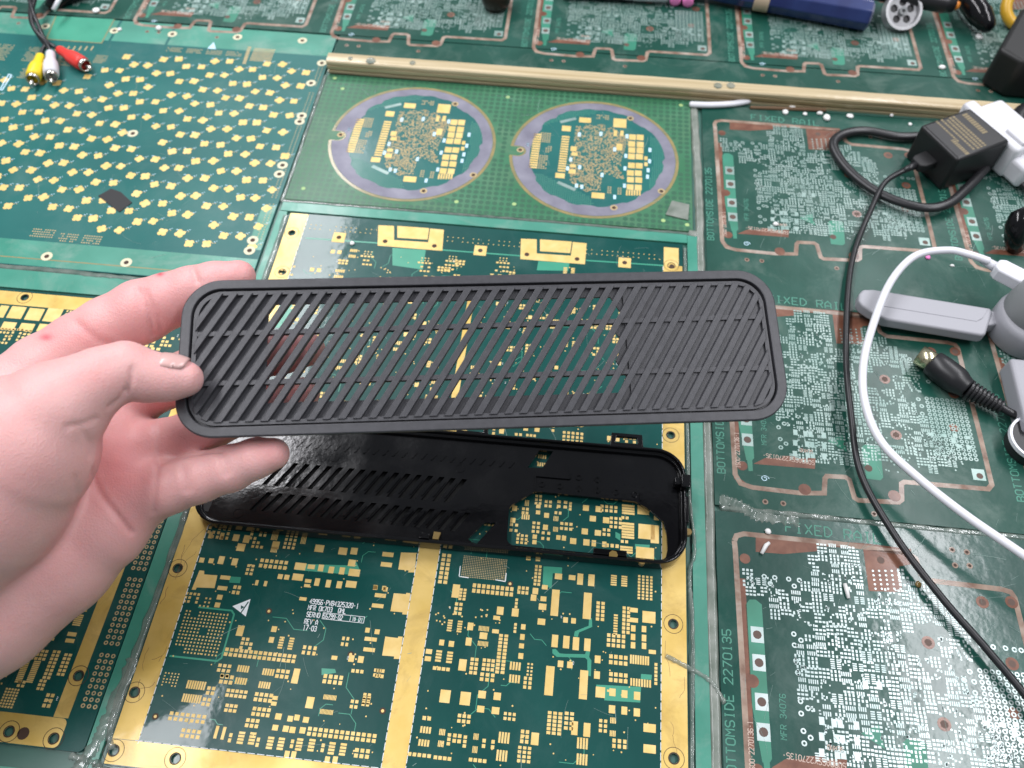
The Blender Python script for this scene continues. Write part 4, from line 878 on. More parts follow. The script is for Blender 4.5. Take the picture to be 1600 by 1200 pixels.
# ================================================================== hand
def cmm(px, py, d): return np.array([(px-800)/F*d, -(py-600)/F*d, -d], dtype=np.float32)
chains = {
 'thumb': [(289,592,316,7.0),(262,591,315,8.6),(228,588,313.5,9.6),(196,577,311,10.2),(160,592,307,11.6),(125,613,305,13.4),(88,640,304,18.0),(32,700,305,27),(-40,765,307,34),(-130,840,309,36)],
 'index': [(374,432,352,7.0),(335,442,353,8.8),(300,455,354,10.4),(262,470,355,11.6),(222,486,356,13.2),(170,513,356,13.2),(125,540,356,13.6),(70,580,355,15.5),(10,640,352,19)],
 'middle': [(482,546,352,7.2),(440,552,353,8.6),(380,563,354,9.6),(300,585,356,10.8),(220,612,358,12.0),(160,640,357,14)],
 'ring': [(474,615,347,7.0),(430,625,347,8.2),(370,645,347,9.2),(300,682,347,10.2),(250,697,348,11.0),(190,715,350,14)],
 'pinky': [(427,709,331,6.6),(400,716,332,8.0),(360,732,334,9.2),(310,746,336,10.2),(262,760,338,11.2),(215,772,341,13.0)],
}
palm = [[(160,640,357,14),(60,700,352,22),(-60,800,344,28)], [(190,715,350,14),(110,770,349,22),(-20,860,342,28)], [(215,772,341,13),(160,822,340,17),(85,872,338,23),(-30,945,332,28),(-150,1010,326,31)], [(10,640,352,19),(-80,740,346,26),(-160,860,335,30)],
        [(130,720,352,19),(60,780,350,24)], [(-60,860,336,32),(-170,940,326,33),(-280,1010,318,34)], [(215,730,350,10),(170,690,353,12)]]
VOX = 1.0
lo = np.array([-330., -150., -400.]); hi = np.array([-70., 65., -255.])
nx, ny, nz = [int(v) for v in ((hi-lo)/VOX)]
gx = (lo[0]+VOX*np.arange(nx)).astype(np.float32); gy = (lo[1]+VOX*np.arange(ny)).astype(np.float32); gz = (lo[2]+VOX*np.arange(nz)).astype(np.float32)
def cone(Dst, pa, ra, pb, rb, k):
    mx = max(ra, rb)+k+4
    i0 = np.clip(((np.minimum(pa, pb)-mx-lo)/VOX).astype(int), 0, [nx, ny, nz]); i1 = np.clip(((np.maximum(pa, pb)+mx-lo)/VOX).astype(int)+1, 0, [nx, ny, nz])
    if (i1 <= i0).any(): return
    X = gx[i0[0]:i1[0], None, None]-pa[0]; Y = gy[None, i0[1]:i1[1], None]-pa[1]; Z = gz[None, None, i0[2]:i1[2]]-pa[2]
    d = pb-pa; L2 = float((d*d).sum())+1e-6
    t = np.clip((X*d[0]+Y*d[1]+Z*d[2])/L2, 0, 1)
    dist = np.sqrt((X-t*d[0])**2+(Y-t*d[1])**2+(Z-t*d[2])**2)-(ra+(rb-ra)*t)
    s = Dst[i0[0]:i1[0], i0[1]:i1[1], i0[2]:i1[2]]
    h = np.maximum(k-np.abs(s-dist), 0)/k
    s[...] = np.minimum(s, dist)-h*h*k*.25
def field(ch, k):
    D_ = np.full((nx, ny, nz), 40., np.float32)
    pts = [(cmm(a, b, c), r) for a, b, c, r in ch]
    for (p, r), (q, s) in zip(pts, pts[1:]): cone(D_, p, r, q, s, k)
    return D_
def smin(a, b, k): h = np.maximum(k-np.abs(a-b), 0)/k; return np.minimum(a, b)-h*h*k*.25
PD = None
for ch in palm:
    f_ = field(ch, 3); PD = f_ if PD is None else smin(PD, f_, 14)
TOT = PD.copy()
for nm, k in (('index', 7), ('middle', 6), ('ring', 5), ('pinky', 6), ('thumb', 6)):
    f_ = field(chains[nm], 2.5); TOT = smin(TOT, smin(PD, f_, k), 1.5)
def surface_nets(D_):
    S = D_ < 0; c = [(i, j, k) for i in (0, 1) for j in (0, 1) for k in (0, 1)]
    def sh(A_, i, j, k): return A_[i:A_.shape[0]-1+i, j:A_.shape[1]-1+j, k:A_.shape[2]-1+k]
    cnt = sum(sh(S, *q).astype(np.int8) for q in c); act = np.argwhere((cnt > 0) & (cnt < 8)); ai = tuple(act.T)
    vals = {q: sh(D_, *q)[ai] for q in c}; acc = np.zeros((len(act), 3)); nn = np.zeros(len(act))
    for q in c:
        for ax in range(3):
            if q[ax]: continue
            r = list(q); r[ax] = 1; r = tuple(r); va, vb = vals[q], vals[r]; m_ = (va < 0) != (vb < 0)
            t = np.where(m_, va/np.where(m_, va-vb, 1), 0); pt = np.tile(np.array(q, float), (len(act), 1)); pt[:, ax] = t
            acc += pt*m_[:, None]; nn += m_
    V = act+acc/nn[:, None]; idx = -np.ones(np.array(D_.shape)-1, int); idx[ai] = np.arange(len(act)); Q = []
    for ax in range(3):
        sa = np.moveaxis(S, ax, 0); e = sa[:-1] != sa[1:]; ii = np.argwhere(e); dirn = sa[:-1][e]
        ix = np.moveaxis(idx, ax, 0); ok = (ii[:, 1] > 0) & (ii[:, 2] > 0) & (ii[:, 1] < sa.shape[1]-1) & (ii[:, 2] < sa.shape[2]-1); ii = ii[ok]; dirn = dirn[ok]
        i, j, k = ii.T; q = np.stack([ix[i, j-1, k-1], ix[i, j, k-1], ix[i, j, k], ix[i, j-1, k]], 1)
        fl_ = dirn if ax != 1 else ~dirn
        q[~fl_] = q[~fl_][:, ::-1]; Q.append(q)
    return V, np.concatenate(Q)
Vv, Qq = surface_nets(TOT); Vv = lo+Vv*VOX
# neighbour smoothing
E_ = np.concatenate([Qq[:, [0, 1]], Qq[:, [1, 2]], Qq[:, [2, 3]], Qq[:, [3, 0]]])
deg = np.bincount(E_.ravel(), minlength=len(Vv))[:, None].astype(float)
def relax(n):
    global Vv
    for _ in range(n):
        s = np.zeros_like(Vv)
        for a in range(3): s[:, a] = np.bincount(E_[:, 0], Vv[E_[:, 1], a], len(Vv))+np.bincount(E_[:, 1], Vv[E_[:, 0], a], len(Vv))
        Vv = Vv*.4+.6*s/deg
relax(5)
def normals():
    n_ = np.zeros_like(Vv); c_ = np.cross(Vv[Qq[:, 2]]-Vv[Qq[:, 0]], Vv[Qq[:, 3]]-Vv[Qq[:, 1]])
    for j in range(4):
        for a in range(3): n_[:, a] += np.bincount(Qq[:, j], c_[:, a], len(Vv))
    return n_/np.maximum(np.linalg.norm(n_, axis=1), 1e-9)[:, None]
Nn = normals(); ppx = 800+F*Vv[:, 0]/-Vv[:, 2]; ppy = 600-F*Vv[:, 1]/-Vv[:, 2]; front = np.clip((Nn*(-Vv/np.linalg.norm(Vv, axis=1)[:, None])).sum(1)*2, 0, 1)
if front.mean() < .2: Qq = Qq[:, ::-1]; Nn = -Nn; front = np.clip((Nn*(-Vv/np.linalg.norm(Vv, axis=1)[:, None])).sum(1)*2, 0, 1)
def polydist(pts):
    best = np.full(len(Vv), 1e9)
    for (x0, y0), (x1, y1) in zip(pts, pts[1:]):
        dx, dy = x1-x0, y1-y0; t = np.clip(((ppx-x0)*dx+(ppy-y0)*dy)/(dx*dx+dy*dy), 0, 1); best = np.minimum(best, np.hypot(ppx-x0-t*dx, ppy-y0-t*dy))
    return best
disp = np.zeros(len(Vv)); zdep = -Vv[:, 2]
def crease(pts, dep, wd, zmin=0, zmax=999):
    p = [tuple(q)[:2] for q in spline([Vector((a, b, 0)) for a, b in pts], 6)]
    global disp; disp -= dep*np.exp(-(polydist(p)/wd)**2)*front*((zdep > zmin) & (zdep < zmax))
crease([(196,612),(205,595),(207,575)], .9, 4, 0, 330); crease([(172,636),(190,622),(199,611)], 1.0, 4, 0, 330)       # thumb joint
crease([(104,668),(116,664),(132,662),(150,654)], .8, 4); crease([(124,668),(138,688),(142,712)], .5, 5)
crease([(145,665),(140,700),(150,760),(182,805),(205,832)], 1.5, 4.0, 306)                                               # palm line
crease([(246,655),(248,700),(242,760),(240,800)], .9, 4, 306); crease([(248,722),(300,708),(345,702)], 1.5, 4, 306)
crease([(118,745),(120,780)], .5, 5); crease([(283,728),(290,768)], 1.0, 3.5); crease([(290,728),(298,765)], .5, 3.5); crease([(345,708),(352,742)], 1.0, 3.5); crease([(352,706),(360,738)], .5, 3)
crease([(213,452),(232,490),(240,525)], 1.2, 4, 335); crease([(225,455),(248,500),(250,525)], .7, 4, 335); crease([(298,414),(308,440)], 1.3, 3.5, 335); crease([(120,505),(150,530),(175,540)], .7, 6, 335)
crease([(180,608),(215,620)], .8, 4, 335)
Vv = Vv+Nn*disp[:, None]; relax(1)
# skin colour attribute: redness of palm and fingertips
blush = np.zeros(len(Vv))
def glow(x, y, rx, ry, a, z0=0, z1=999): 
    global blush; blush = np.maximum(blush, a*np.exp(-((ppx-x)/rx)**2-((ppy-y)/ry)**2)*((zdep > z0) & (zdep < z1)))
for q in [(190,730,60,90,.8,306),(150,590,30,20,.3),(225,465,80,60,.45,335),(130,520,70,30,.6,335),(370,415,60,25,.55,335),(300,560,18,25,.35),(420,700,50,25,.5),(300,690,60,25,.55,335),(60,870,90,60,.3,306),(460,545,60,40,.7,335),(450,615,60,30,.7,335),(205,815,40,40,.55,306),(250,620,60,20,.6,335)]: glow(*q)
spot = np.maximum(np.exp(-((ppx-250)/6)**2-((ppy-428)/3.5)**2), .8*np.exp(-((ppx-72)/10)**2-((ppy-527)/5)**2))*(zdep > 330)
me = bpy.data.meshes.new('hand'); me.from_pydata((Vv*.001).tolist(), [], Qq.tolist()); me.update(); me.shade_smooth()
ca = me.color_attributes.new('tone', 'FLOAT_COLOR', 'POINT'); cd = np.ones((len(Vv), 4), np.float32); cd[:, 0] = blush; cd[:, 1] = spot; cd[:, 2] = 0; ca.data.foreach_set('color', cd.ravel())
sk_m = bpy.data.materials.new('skin'); sk_m.use_nodes = True; nt = sk_m.node_tree; b = nt.nodes['Principled BSDF']
at = nt.nodes.new('ShaderNodeVertexColor'); at.layer_name = 'tone'; sp = nt.nodes.new('ShaderNodeSeparateColor'); nt.links.new(at.outputs[0], sp.inputs[0])
tc = nt.nodes.new('ShaderNodeTexCoord')
def mixc(fac, a, bcol):
    m_ = nt.nodes.new('ShaderNodeMix'); m_.data_type = 'RGBA'
    if isinstance(fac, float): m_.inputs[0].default_value = fac
    else: nt.links.new(fac, m_.inputs[0])
    for s, v in ((6, a), (7, bcol)):
        if isinstance(v, tuple): m_.inputs[s].default_value = (*v, 1)
        else: nt.links.new(v, m_.inputs[s])
    return m_.outputs[2]
nz_ = nt.nodes.new('ShaderNodeTexNoise'); nz_.inputs['Scale'].default_value = 55; nz_.inputs['Detail'].default_value = 5; nt.links.new(tc.outputs['Object'], nz_.inputs['Vector'])
base = mixc(nz_.outputs['Fac'], (.68, .34, .33), (.77, .47, .45)); c2 = mixc(sp.outputs[0], base, (.76, .31, .31)); c3 = mixc(sp.outputs[1], c2, (.60, .09, .12))
nt.links.new(c3, b.inputs['Base Color']); b.inputs['Roughness'].default_value = .46; b.inputs['Subsurface Weight'].default_value = .35; b.inputs['Subsurface Radius'].default_value = (1, .35, .2); b.inputs['Subsurface Scale'].default_value = .0035; b.inputs['Specular IOR Level'].default_value = .4
vo = nt.nodes.new('ShaderNodeTexVoronoi'); vo.inputs['Scale'].default_value = 1300; nt.links.new(tc.outputs['Object'], vo.inputs['Vector'])
n2 = nt.nodes.new('ShaderNodeTexNoise'); n2.inputs['Scale'].default_value = 350; nt.links.new(tc.outputs['Object'], n2.inputs['Vector'])
ad = nt.nodes.new('ShaderNodeMath'); ad.operation = 'ADD'; nt.links.new(vo.outputs['Distance'], ad.inputs[0]); nt.links.new(n2.outputs['Fac'], ad.inputs[1])
bp = nt.nodes.new('ShaderNodeBump'); bp.inputs['Strength'].default_value = .5; bp.inputs['Distance'].default_value = .0002; nt.links.new(ad.outputs[0], bp.inputs['Height']); nt.links.new(bp.outputs[0], b.inputs['Normal'])
me.materials.append(sk_m)
HND = bpy.data.objects.new('hand', me); col.objects.link(HND); HND.matrix_world = CM
tag(HND, 'bare left hand, palm towards the viewer, pinching the vent cover between thumb and fingers', 'hand')
# thumb nail: patch wrapped over the thumb end
a = cmm(248, 590, 314.6).astype(float); bb = cmm(300, 591, 316.2).astype(float); ax = (bb-a)/np.linalg.norm(bb-a)
upv = np.array([-.1, .95, .30]); upv -= ax*upv.dot(ax); upv /= np.linalg.norm(upv); sd = np.cross(ax, upv); mb = MB(); nu, nv_ = 11, 9
vv = []
for i in range(nu):
    for j in range(nv_):
        u = i/(nu-1); v = -1+2*j/(nv_-1); L = np.linalg.norm(bb-a); wd = (.92-.10*abs(u-.5))*(1 if u < .86 else 1-((u-.86)/.14)**2*.25)
        sft = u-.09*v*v*(1 if u > .5 else -.6*(1-u)); R0 = 8.9-2.1*u**2.2; an = v*.92*wd
        q = a+ax*(L*(.10+.84*sft))+(upv*math.cos(an)+sd*math.sin(an))*(R0+.16-.3*(u < .05)-.3*abs(v)**4)
        vv.append(tuple(q))
mb.v = vv; mb.f = [[i*nv_+j, (i+1)*nv_+j, (i+1)*nv_+j+1, i*nv_+j+1] for i in range(nu-1) for j in range(nv_-1)]
na = mb.build('fingernail', 'nail', HND, smooth=True); so = na.modifiers.new('sol', 'SOLIDIFY'); so.thickness = .0006; so.offset = -1

# ================================================================== things lying around
def cable(name, pts, r, m_, label=None, parent=None, n=10, flat=1.0, cat='cable'):
    mb = MB(); mb.tube(spline([P3(*p) for p in pts], n), r, 12, True, flat); o = mb.build(name, m_, parent, smooth=True)
    if label: tag(o, label, cat)
    return o
# power adapter
AT = 27.0; g = [PZ(1438.8, 195, AT), PZ(1516, 167.5, AT), PZ(1580, 220, AT), PZ(1497.5, 250, AT)]
AD = thing('power_adapter', 'black cube power adapter with gold print plugged into the white socket block', 'adapter')
mb = MB(); mb.prism([tuple(q) for q in g], .4, AT); mb.build('body', mat('adapter_black', (.012, .012, .013), .42, bump=.3, bscale=2200, bdist=.0001), AD, bevel=2.2)
ex = (g[3]-g[0]); ey = (g[1]-g[0])
def at(u, v): q = g[0]+ex*u+ey*v; return (q.x, q.y)
mb = MB()
ang = math.degrees(math.atan2(ex.y, ex.x))
for r, (v, u0, u1, hgt) in enumerate(((.80, .10, .66, .05), (.60, .06, .92, .022), (.53, .06, .92, .022), (.46, .10, .92, .022), (.38, .04, .9, .02), (.28, .04, .6, .018), (.22, .55, .92, .035))):
    u = u0
    while u < u1:
        l = random.uniform(.02, .06) if r else .045
        mb.poly([at(u, v-hgt), at(u+l, v-hgt), at(u+l, v+hgt), at(u, v+hgt)], AT+.03); u += l+.012
stuff(mb.build('print', 'label', AD))
mb = MB(); c = [P3(1447, 243, 14), P3(1425, 254, 11), P3(1412, 259, 9)]
fr = (g[0]+g[3])/2; dr = Vector((-ey.x, -ey.y)).normalized(); sd2 = Vector((-dr.y, dr.x)); pc = fr+sd2*0
q = [pc+dr*o_+sd2*s_ for o_, s_ in ((-2, -6), (9, -5.6), (12, -4), (12, 4), (9, 5.6), (-2, 6))]; mb.prism([tuple(t) for t in q], 9.5, 15.5); mb.build('cable_plug', 'blackmatte', AD, bevel=1)
st = pc+dr*11; 
mb = MB(); mb.tube([(st.x, st.y, 12.5), (st.x+dr.x*10, st.y+dr.y*10, 11)], [2.6, 1.8], 12); mb.build('strain_relief', 'rubber', AD, smooth=True)
e = st+dr*9
mb = MB(); path = [Vector((e.x, e.y, 11.2))]+[P3(*p) for p in ((1383, 285, 8), (1362, 325, 6), (1336, 390, 4), (1325, 455, 4), (1322, 560, 4.5), (1330, 650, 5), (1345, 740, 5.5), (1398, 836, 6), (1470, 932, 6), (1545, 1018, 6), (1620, 1110, 6), (1700, 1230, 5))]
mb.tube(spline(path, 12), 1.75, 12); mb.build('cable', 'rubber', AD, smooth=True)
# white socket block
WS = thing('socket_block', 'white plastic power socket block behind the black adapter', 'socket')
d1 = ey.normalized(); s1 = ex.normalized(); m0 = (g[1]+g[2])/2
def wsq(o0, o1, a0, a1): return [tuple(m0+d1*o_+s1*s_) for o_, s_ in ((o0, a0), (o1, a0), (o1, a1), (o0, a1))]
mb = MB(); mb.prism(wsq(1.0, 11, -26, 26), 1, 25); mb.build('face_block', 'whitep', WS, bevel=3)
mb = MB(); mb.prism(wsq(11, 34, -22, 40), 1, 21); mb.build('body', 'whitep', WS, bevel=3.5)
mb = MB(); mb.prism(wsq(6, 16, 8, 24), 20, 27.5); mb.build('shutter', 'whitep', WS, bevel=1.5)
mb = MB(); mb.prism(wsq(2, 22, 22, 38), 2, 18); mb.build('end_block', 'whitep', WS, bevel=3)
cable('looped_lead', [(1640, 325, 5), (1597, 285, 5), (1562, 258, 5), (1535, 235, 5), (1500, 215, 5), (1450, 212, 4), (1405, 213, 4), (1350, 204, 4), (1312, 212, 4), (1303, 232, 4), (1330, 270, 4), (1380, 305, 4.5), (1440, 324, 6), (1482, 318, 7), (1515, 290, 7), (1540, 262, 7)], 2.5, 'rubber', 'thick black power lead looping in front of the adapter', flat=1.3)
cable('black_plug', [(1585, 200, 8), (1600, 178, 8), (1640, 165, 6)], 7, 'rubber', 'black plug end behind the white socket block', flat=1.0, cat='plug')
# white usb lead
UL = thing('usb_lead', 'white usb lead arching over the grey antenna', 'cable')
cable('cable', [(1545, 408, 26), (1515, 398, 27), (1480, 391, 27), (1430, 400, 25), (1392, 440, 23), (1365, 505, 22), (1349, 570, 20), (1352, 632, 18), (1378, 692, 17), (1435, 747, 18), (1510, 806, 20), (1600, 868, 22), (1700, 940, 22)], 2.15, 'cablewhite', None, UL)
mb = MB(); q0 = P3(1556, 414, 25); q1 = P3(1625, 452, 24); d = (q1-q0); d.z = 0; d.normalize(); s_ = Vector((-d.y, d.x, 0))
mb.prism([tuple((q0+d*o_+s_*w_).xy) for o_, w_ in ((0, -3.2), (3, -5.2), (40, -5.4), (40, 5.4), (3, 5.2), (0, 3.2))], 19, 27.5); mb.build('plug_shell', 'cablewhite', UL, bevel=1.2)
mb = MB(); mb.tube([q0-d*8+Vector((0, 0, -.8)), q0+Vector((0, 0, -1.5))], [2.3, 3.0], 12); mb.build('strain_relief', 'cablewhite', UL, smooth=True)
# grey antenna
AN = thing('antenna', 'grey flat plastic antenna blade on a round swivel, beneath the white lead', 'antenna')
z0, z1 = 5.5, 13
def ant(x, y): return tuple(ZP('r4', x, y, z1))
bl_ = [ant(835, 262), ant(838, 232), ant(856, 212), ant(905, 212), ant(1448, 300), ant(1455, 318), ant(1425, 420), ant(1405, 424), ant(960, 350), ant(890, 312), ant(850, 285)]
mb = MB(); mb.prism(bl_, z0, z1); mb.build('blade', 'grey', AN, bevel=1.3)
mb = MB(); mb.prism([ant(950, 292), ant(1380, 362), ant(1410, 345), ant(1430, 310), ant(1425, 318), ant(1404, 350), ant(1378, 357), ant(950, 287)], z1-.3, z1+.25); mb.build('rim_line', 'grey', AN)
mb = MB(); mb.prism([ant(1430, 300), ant(1500, 310), ant(1500, 365), ant(1432, 372)], 4, 11.5); mb.build('hinge_tongue', 'grey', AN, bevel=1)
cc = PZ(1603, 512, 6); mb = MB(); mb.tube([(cc.x, cc.y, 0.5), (cc.x, cc.y, 2), (cc.x, cc.y, 14), (cc.x, cc.y, 17), (cc.x, cc.y, 18.5), (cc.x, cc.y, 18.6)], [19, 20, 20, 19.2, 17, 10], 40); mb.build('swivel_collar', 'grey', AN, recalc=True).data.shade_smooth()
cc2 = PZ(1630, 474, 26); mb = MB(); mb.tube([(cc2.x, cc2.y, 8), (cc2.x, cc2.y, 22), (cc2.x+2, cc2.y+2, 32), (cc2.x+4, cc2.y+4, 38), (cc2.x+5, cc2.y+5, 40)], [17, 17, 15.5, 11, 4], 40); mb.build('swivel_cap', 'greyd', AN, smooth=True)
# pale grey device at the right edge
p0_ = PZ(1578, 558, 14); p1_ = PZ(1600, 648, 14); mb = MB(); dv = (p1_-p0_).normalized(); rv = Vector((-dv.y, dv.x))
if rv.x < 0: rv = -rv
mb.prism([tuple(p0_), tuple(p1_+dv*8), tuple(p1_+dv*8+rv*60), tuple(p0_+rv*60)], .6, 14); tag(mb.build('grey_box', 'grey', None, bevel=2), 'pale grey plastic box corner at the right edge below the antenna swivel', 'box')
# round plug with ribbed strain relief
DP = thing('din_plug', 'black round plug with metal collar and ribbed strain relief', 'plug')
a0 = P3(1436, 554, 7); a1 = P3(1456, 566, 7.4); a2 = P3(1512, 608, 7.6); a3 = P3(1567, 638, 7)
mb = MB(); mb.tube([a0, a1+(a1-a0)*.3], 5.6, 28, False); o = mb.build('metal_collar', 'brass', DP, smooth=True); o.modifiers.new('sol', 'SOLIDIFY').thickness = .0006
mb = MB(); mb.tube([a0+(a1-a0)*.55, a0+(a1-a0)*.6], 5.2, 24); mb.build('insert', 'blackmatte', DP)
mb = MB(); ds = (a2-a1); mb.tube([a1+ds*t for t in (-.02, 0, .03, .3, .62, .75, .85, .95, 1.0)], [5.5, 6.6, 7.2, 7.7, 7.7, 7.2, 6.2, 5.6, 5.2], 28); mb.build('grip', 'rubber', DP, smooth=True)
mb = MB(); pts = []; rr = []
for i in range(9):
    t = i/9; r = 5.6-1.9*t
    for tt, k in ((0, .8), (.012, 1), (.066, 1), (.078, .8)): pts.append(a2+(a3-a2)*(t+tt)); rr.append(r*k)
mb.tube(pts, rr, 24); mb.build('strain_relief', 'rubber', DP)
mb = MB(); mb.tube(spline([a2+(a3-a2)*.9, a3, P3(1585, 648, 6.5), P3(1615, 660, 6), P3(1680, 680, 5)], 8), 2.2, 12); mb.build('cable', 'rubber', DP, smooth=True)
# angled black plug, ring at right edge
mb = MB(); c = [PZ(1578, 352, 12), PZ(1600, 346, 12), PZ(1625, 352, 12)]; mb.tube([P3(1586, 386, 2), P3(1586, 372, 10), P3(1587, 352, 18), P3(1592, 342, 21), P3(1602, 337, 21), P3(1640, 333, 19)], [5.4, 6, 6, 6, 5.6, 5], 18); tag(mb.build('angled_plug', 'gloss', smooth=True), 'small black angled plug at the right edge above the white usb plug', 'plug')
RG = thing('cable_spool', 'black round spool with a white ring, cut by the right edge', 'spool'); rc = PZ(1618, 688, 8)
mb = MB(); mb.tube([(rc.x, rc.y, .5), (rc.x, rc.y, 9)], 12.5, 36); mb.build('core', 'rubber', RG, bevel=.6); mb = MB(); mb.plate(circ(rc.x, rc.y, 13.6, 40), [circ(rc.x, rc.y, 12.3, 40)[::-1]], 7.6, 10); mb.build('white_ring', 'cablewhite', RG)
# rca leads
RL = thing('av_lead', 'black audio-video lead ending in yellow, white and red phono plugs', 'cable')
def phono(base, tip, m_, nm):
    b_ = P3(*base); t_ = P3(*tip); d = t_-b_; mb = MB(); mb.tube([b_+d*t for t in (0, .05, .38, .46, .62, .9, 1)], [2.6, 3.2, 3.5, 4.6, 5.2, 5.2, 4.9], 22); o = mb.build(nm, m_, RL, smooth=True)
    mb = MB(); mb.tube([t_-d*.05, t_+d*.12], 4.3, 22, False); c = mb.build('metal_shell', 'nickel', o, smooth=True); c.modifiers.new('s', 'SOLIDIFY').thickness = .0005
    mb = MB(); mb.tube([t_-d*.1, t_-d*.02], 4.1, 18); mb.build('insert', 'hole', o)
    mb = MB(); mb.tube([t_-d*.05, t_+d*.3, t_+d*.34], [1.3, 1.3, .6], 12); mb.build('centre_pin', 'nickel', o, smooth=True)
phono((64, 87, 5.5), (52, 121, 5.6), 'yellow', 'yellow_plug'); phono((79, 82, 7), (80, 117, 6.2), 'white_' and 'whitep', 'white_plug'); phono((92, 77, 6), (130, 100, 5.6), 'red', 'red_plug')
for pts in ([(64, 88, 5.5), (67, 77, 6), (70, 70, 7), (60, 55, 9), (50, 38, 11), (47, 20, 13), (50, 0, 14), (58, -25, 12)], [(79, 83, 7), (76, 74, 8), (68, 62, 9), (54, 45, 12), (49, 25, 14), (53, 5, 15), (60, -20, 14)], [(92, 77, 6), (82, 71, 8), (70, 62, 9), (60, 40, 12), (51, 18, 15), (46, 0, 16), (40, -20, 15)]):
    cable('cable', pts, 1.5, 'rubber', None, RL)
# black tape scrap
mb = MB(); mb.prism([tuple(ZP('a1', *q, .3)) for q in ((455, 907), (515, 874), (560, 890), (612, 938), (553, 982), (530, 965))], .1, .5); tag(mb.build('tape_scrap', 'blackmatte'), 'small black patch of tape on the flower-pad board', 'tape')
# blue tool handle with tape
BT = thing('tool_handle', 'navy blue tool handle wrapped with beige tape at the top of the frame', 'tool')
e0 = P3(1050, -30, 11); e1 = P3(1360, 24, 11); d = e1-e0; q_ = (Vector((0, 0, 1)).cross(d)).normalized()
def hand_seg(t0, t1, r0, r1, m_, nm, seg=8, jit=0):
    mb = MB(); k = 9; mb.tube([e0+d*(t0+(t1-t0)*i/(k-1)) for i in range(k)], [(r0+(r1-r0)*i/(k-1))*(1+random.uniform(-jit, jit)) for i in range(k)], seg); o = mb.build(nm, m_, BT, bevel=.8 if not jit else 0); return o
hand_seg(.50, .995, 10.5, 11.5, 'blue', 'handle', 8); hand_seg(.43, .505, 10.8, 10.8, 'tape', 'tape_band', 16); hand_seg(0, .435, 8.5, 10, 'blue', 'wrapped_end', 10, .09)
hand_seg(.993, 1.004, 9.5, 9.0, mat('scuffed_end', (.16, .17, .25), .6), 'end_face', 8)
# black pen with orange tip
PN = thing('marker_pen', 'black pen with a small orange tip beside the blue handle', 'pen'); e0 = P3(1340, -22, 18); e1 = P3(1492, 8, 16); d = e1-e0
mb = MB(); mb.tube([e0, e0+d*.5, e0+d*.9, e1], [7.5, 7.5, 7.2, 5], 20); mb.build('barrel', 'rubber', PN, smooth=True); mb = MB(); mb.tube([e1-d*.01, e1+d*.04], [4, 2.6], 14); mb.build('tip', 'orange', PN, smooth=True)
# grey wheel
WH = thing('toy_wheel', 'small grey spoked wheel lying under the black pen', 'wheel'); wc = PZ(1409, 22, 10); WH.location = (wc.x*.001, wc.y*.001, .0125); WH.rotation_euler = (math.radians(46), 0, math.radians(8))
mb = MB(); hs = [circ(6.6*math.cos(2*math.pi*i/5+.3), 6.6*math.sin(2*math.pi*i/5+.3), 2.9, 12)[::-1] for i in range(5)]; mb.plate(circ(0, 0, 12.6, 36), hs, -3, -1.4); mb.build('spoke_disc', mat('silver_plastic', (.30, .30, .31), .35, metal=.4), WH)
mb = MB(); mb.plate(circ(0, 0, 14, 40), [circ(0, 0, 11.8, 40)[::-1]], -6, 2); mb.build('rim', mat('silver_rim', (.42, .42, .43), .3, metal=.5), WH, bevel=.6)
mb = MB(); mb.plate(circ(0, 0, 3, 18), [circ(0, 0, 1.3, 12)[::-1]], -3.2, 1); mb.build('hub', 'greyd', WH, bevel=.3)
mb = MB(); mb.tube([(0, 0, -7), (0, 0, -3.2)], 11.5, 28); mb.build('tyre', 'rubber', WH)
# black handle, yellow ring, black box, knob, pink bits
mb = MB(); mb.tube(spline([P3(1498, -30, 16), P3(1515, 0, 15), P3(1535, 28, 12), P3(1548, 48, 8)], 8), [9]*8+[8.8]*8+[8, 7.6, 7.2, 6.8, 6.2, 5.6, 4.8, 3.6, 2], 18); tag(mb.build('plier_handle', 'gloss', smooth=True), 'glossy black curved tool handle tapering downwards in the upper right', 'handle')
mb = MB(); yc = P3(1608, 12, 12); mb.tube([yc+Vector((17*math.cos(a_/24*2*math.pi), 12*math.sin(a_/24*2*math.pi), 12*math.sin(a_/24*2*math.pi)*.8)) for a_ in range(25)], 4.2, 12); tag(mb.build('tape_ring', 'orange', smooth=True), 'amber yellow ring in the top right corner', 'ring'); bpy.data.objects['tape_ring'].data.materials[0] = mat('amber_yellow', (.62, .36, .03), .35)
mb = MB(); mb.prism([tuple(PZ(*q, 30)) for q in ((1562, 75), (1598, 10), (1660, 10), (1660, 100), (1600, 96))], .5, 30); tag(mb.build('black_case', mat('case_black', (.008, .008, .008), .5), bevel=3), 'black case corner at the right edge below the amber ring', 'case')
mb = MB(); kc = P3(775, -8, 10); mb.tube([kc+Vector((0, 0, -9.5)), kc+Vector((0, 0, -5)), kc, kc+Vector((0, 0, 8))], [9, 11, 12, 12], 26); tag(mb.build('dark_knob', mat('bronze_dark', (.03, .022, .016), .35, metal=.5), smooth=True), 'dark round knob cut by the top edge above the routed board', 'knob')
for (px_, py_), lab in (((1055, -2), 'left one of two pink foam pieces at the top edge'), ((1075, 0), 'right one of two pink foam pieces at the top edge')):
    mb = MB(); c = P3(px_, py_, 5); mb.tube([c+Vector((0, -4, 0)), c+Vector((0, -3.4, 0)), c+Vector((0, 8, 0)), c+Vector((0, 14, 0))], [2.5, 4.2, 4.4, 4.2], 14); tag(mb.build('foam_piece', 'pink', smooth=True), lab, 'foam', 'pink foam pieces')
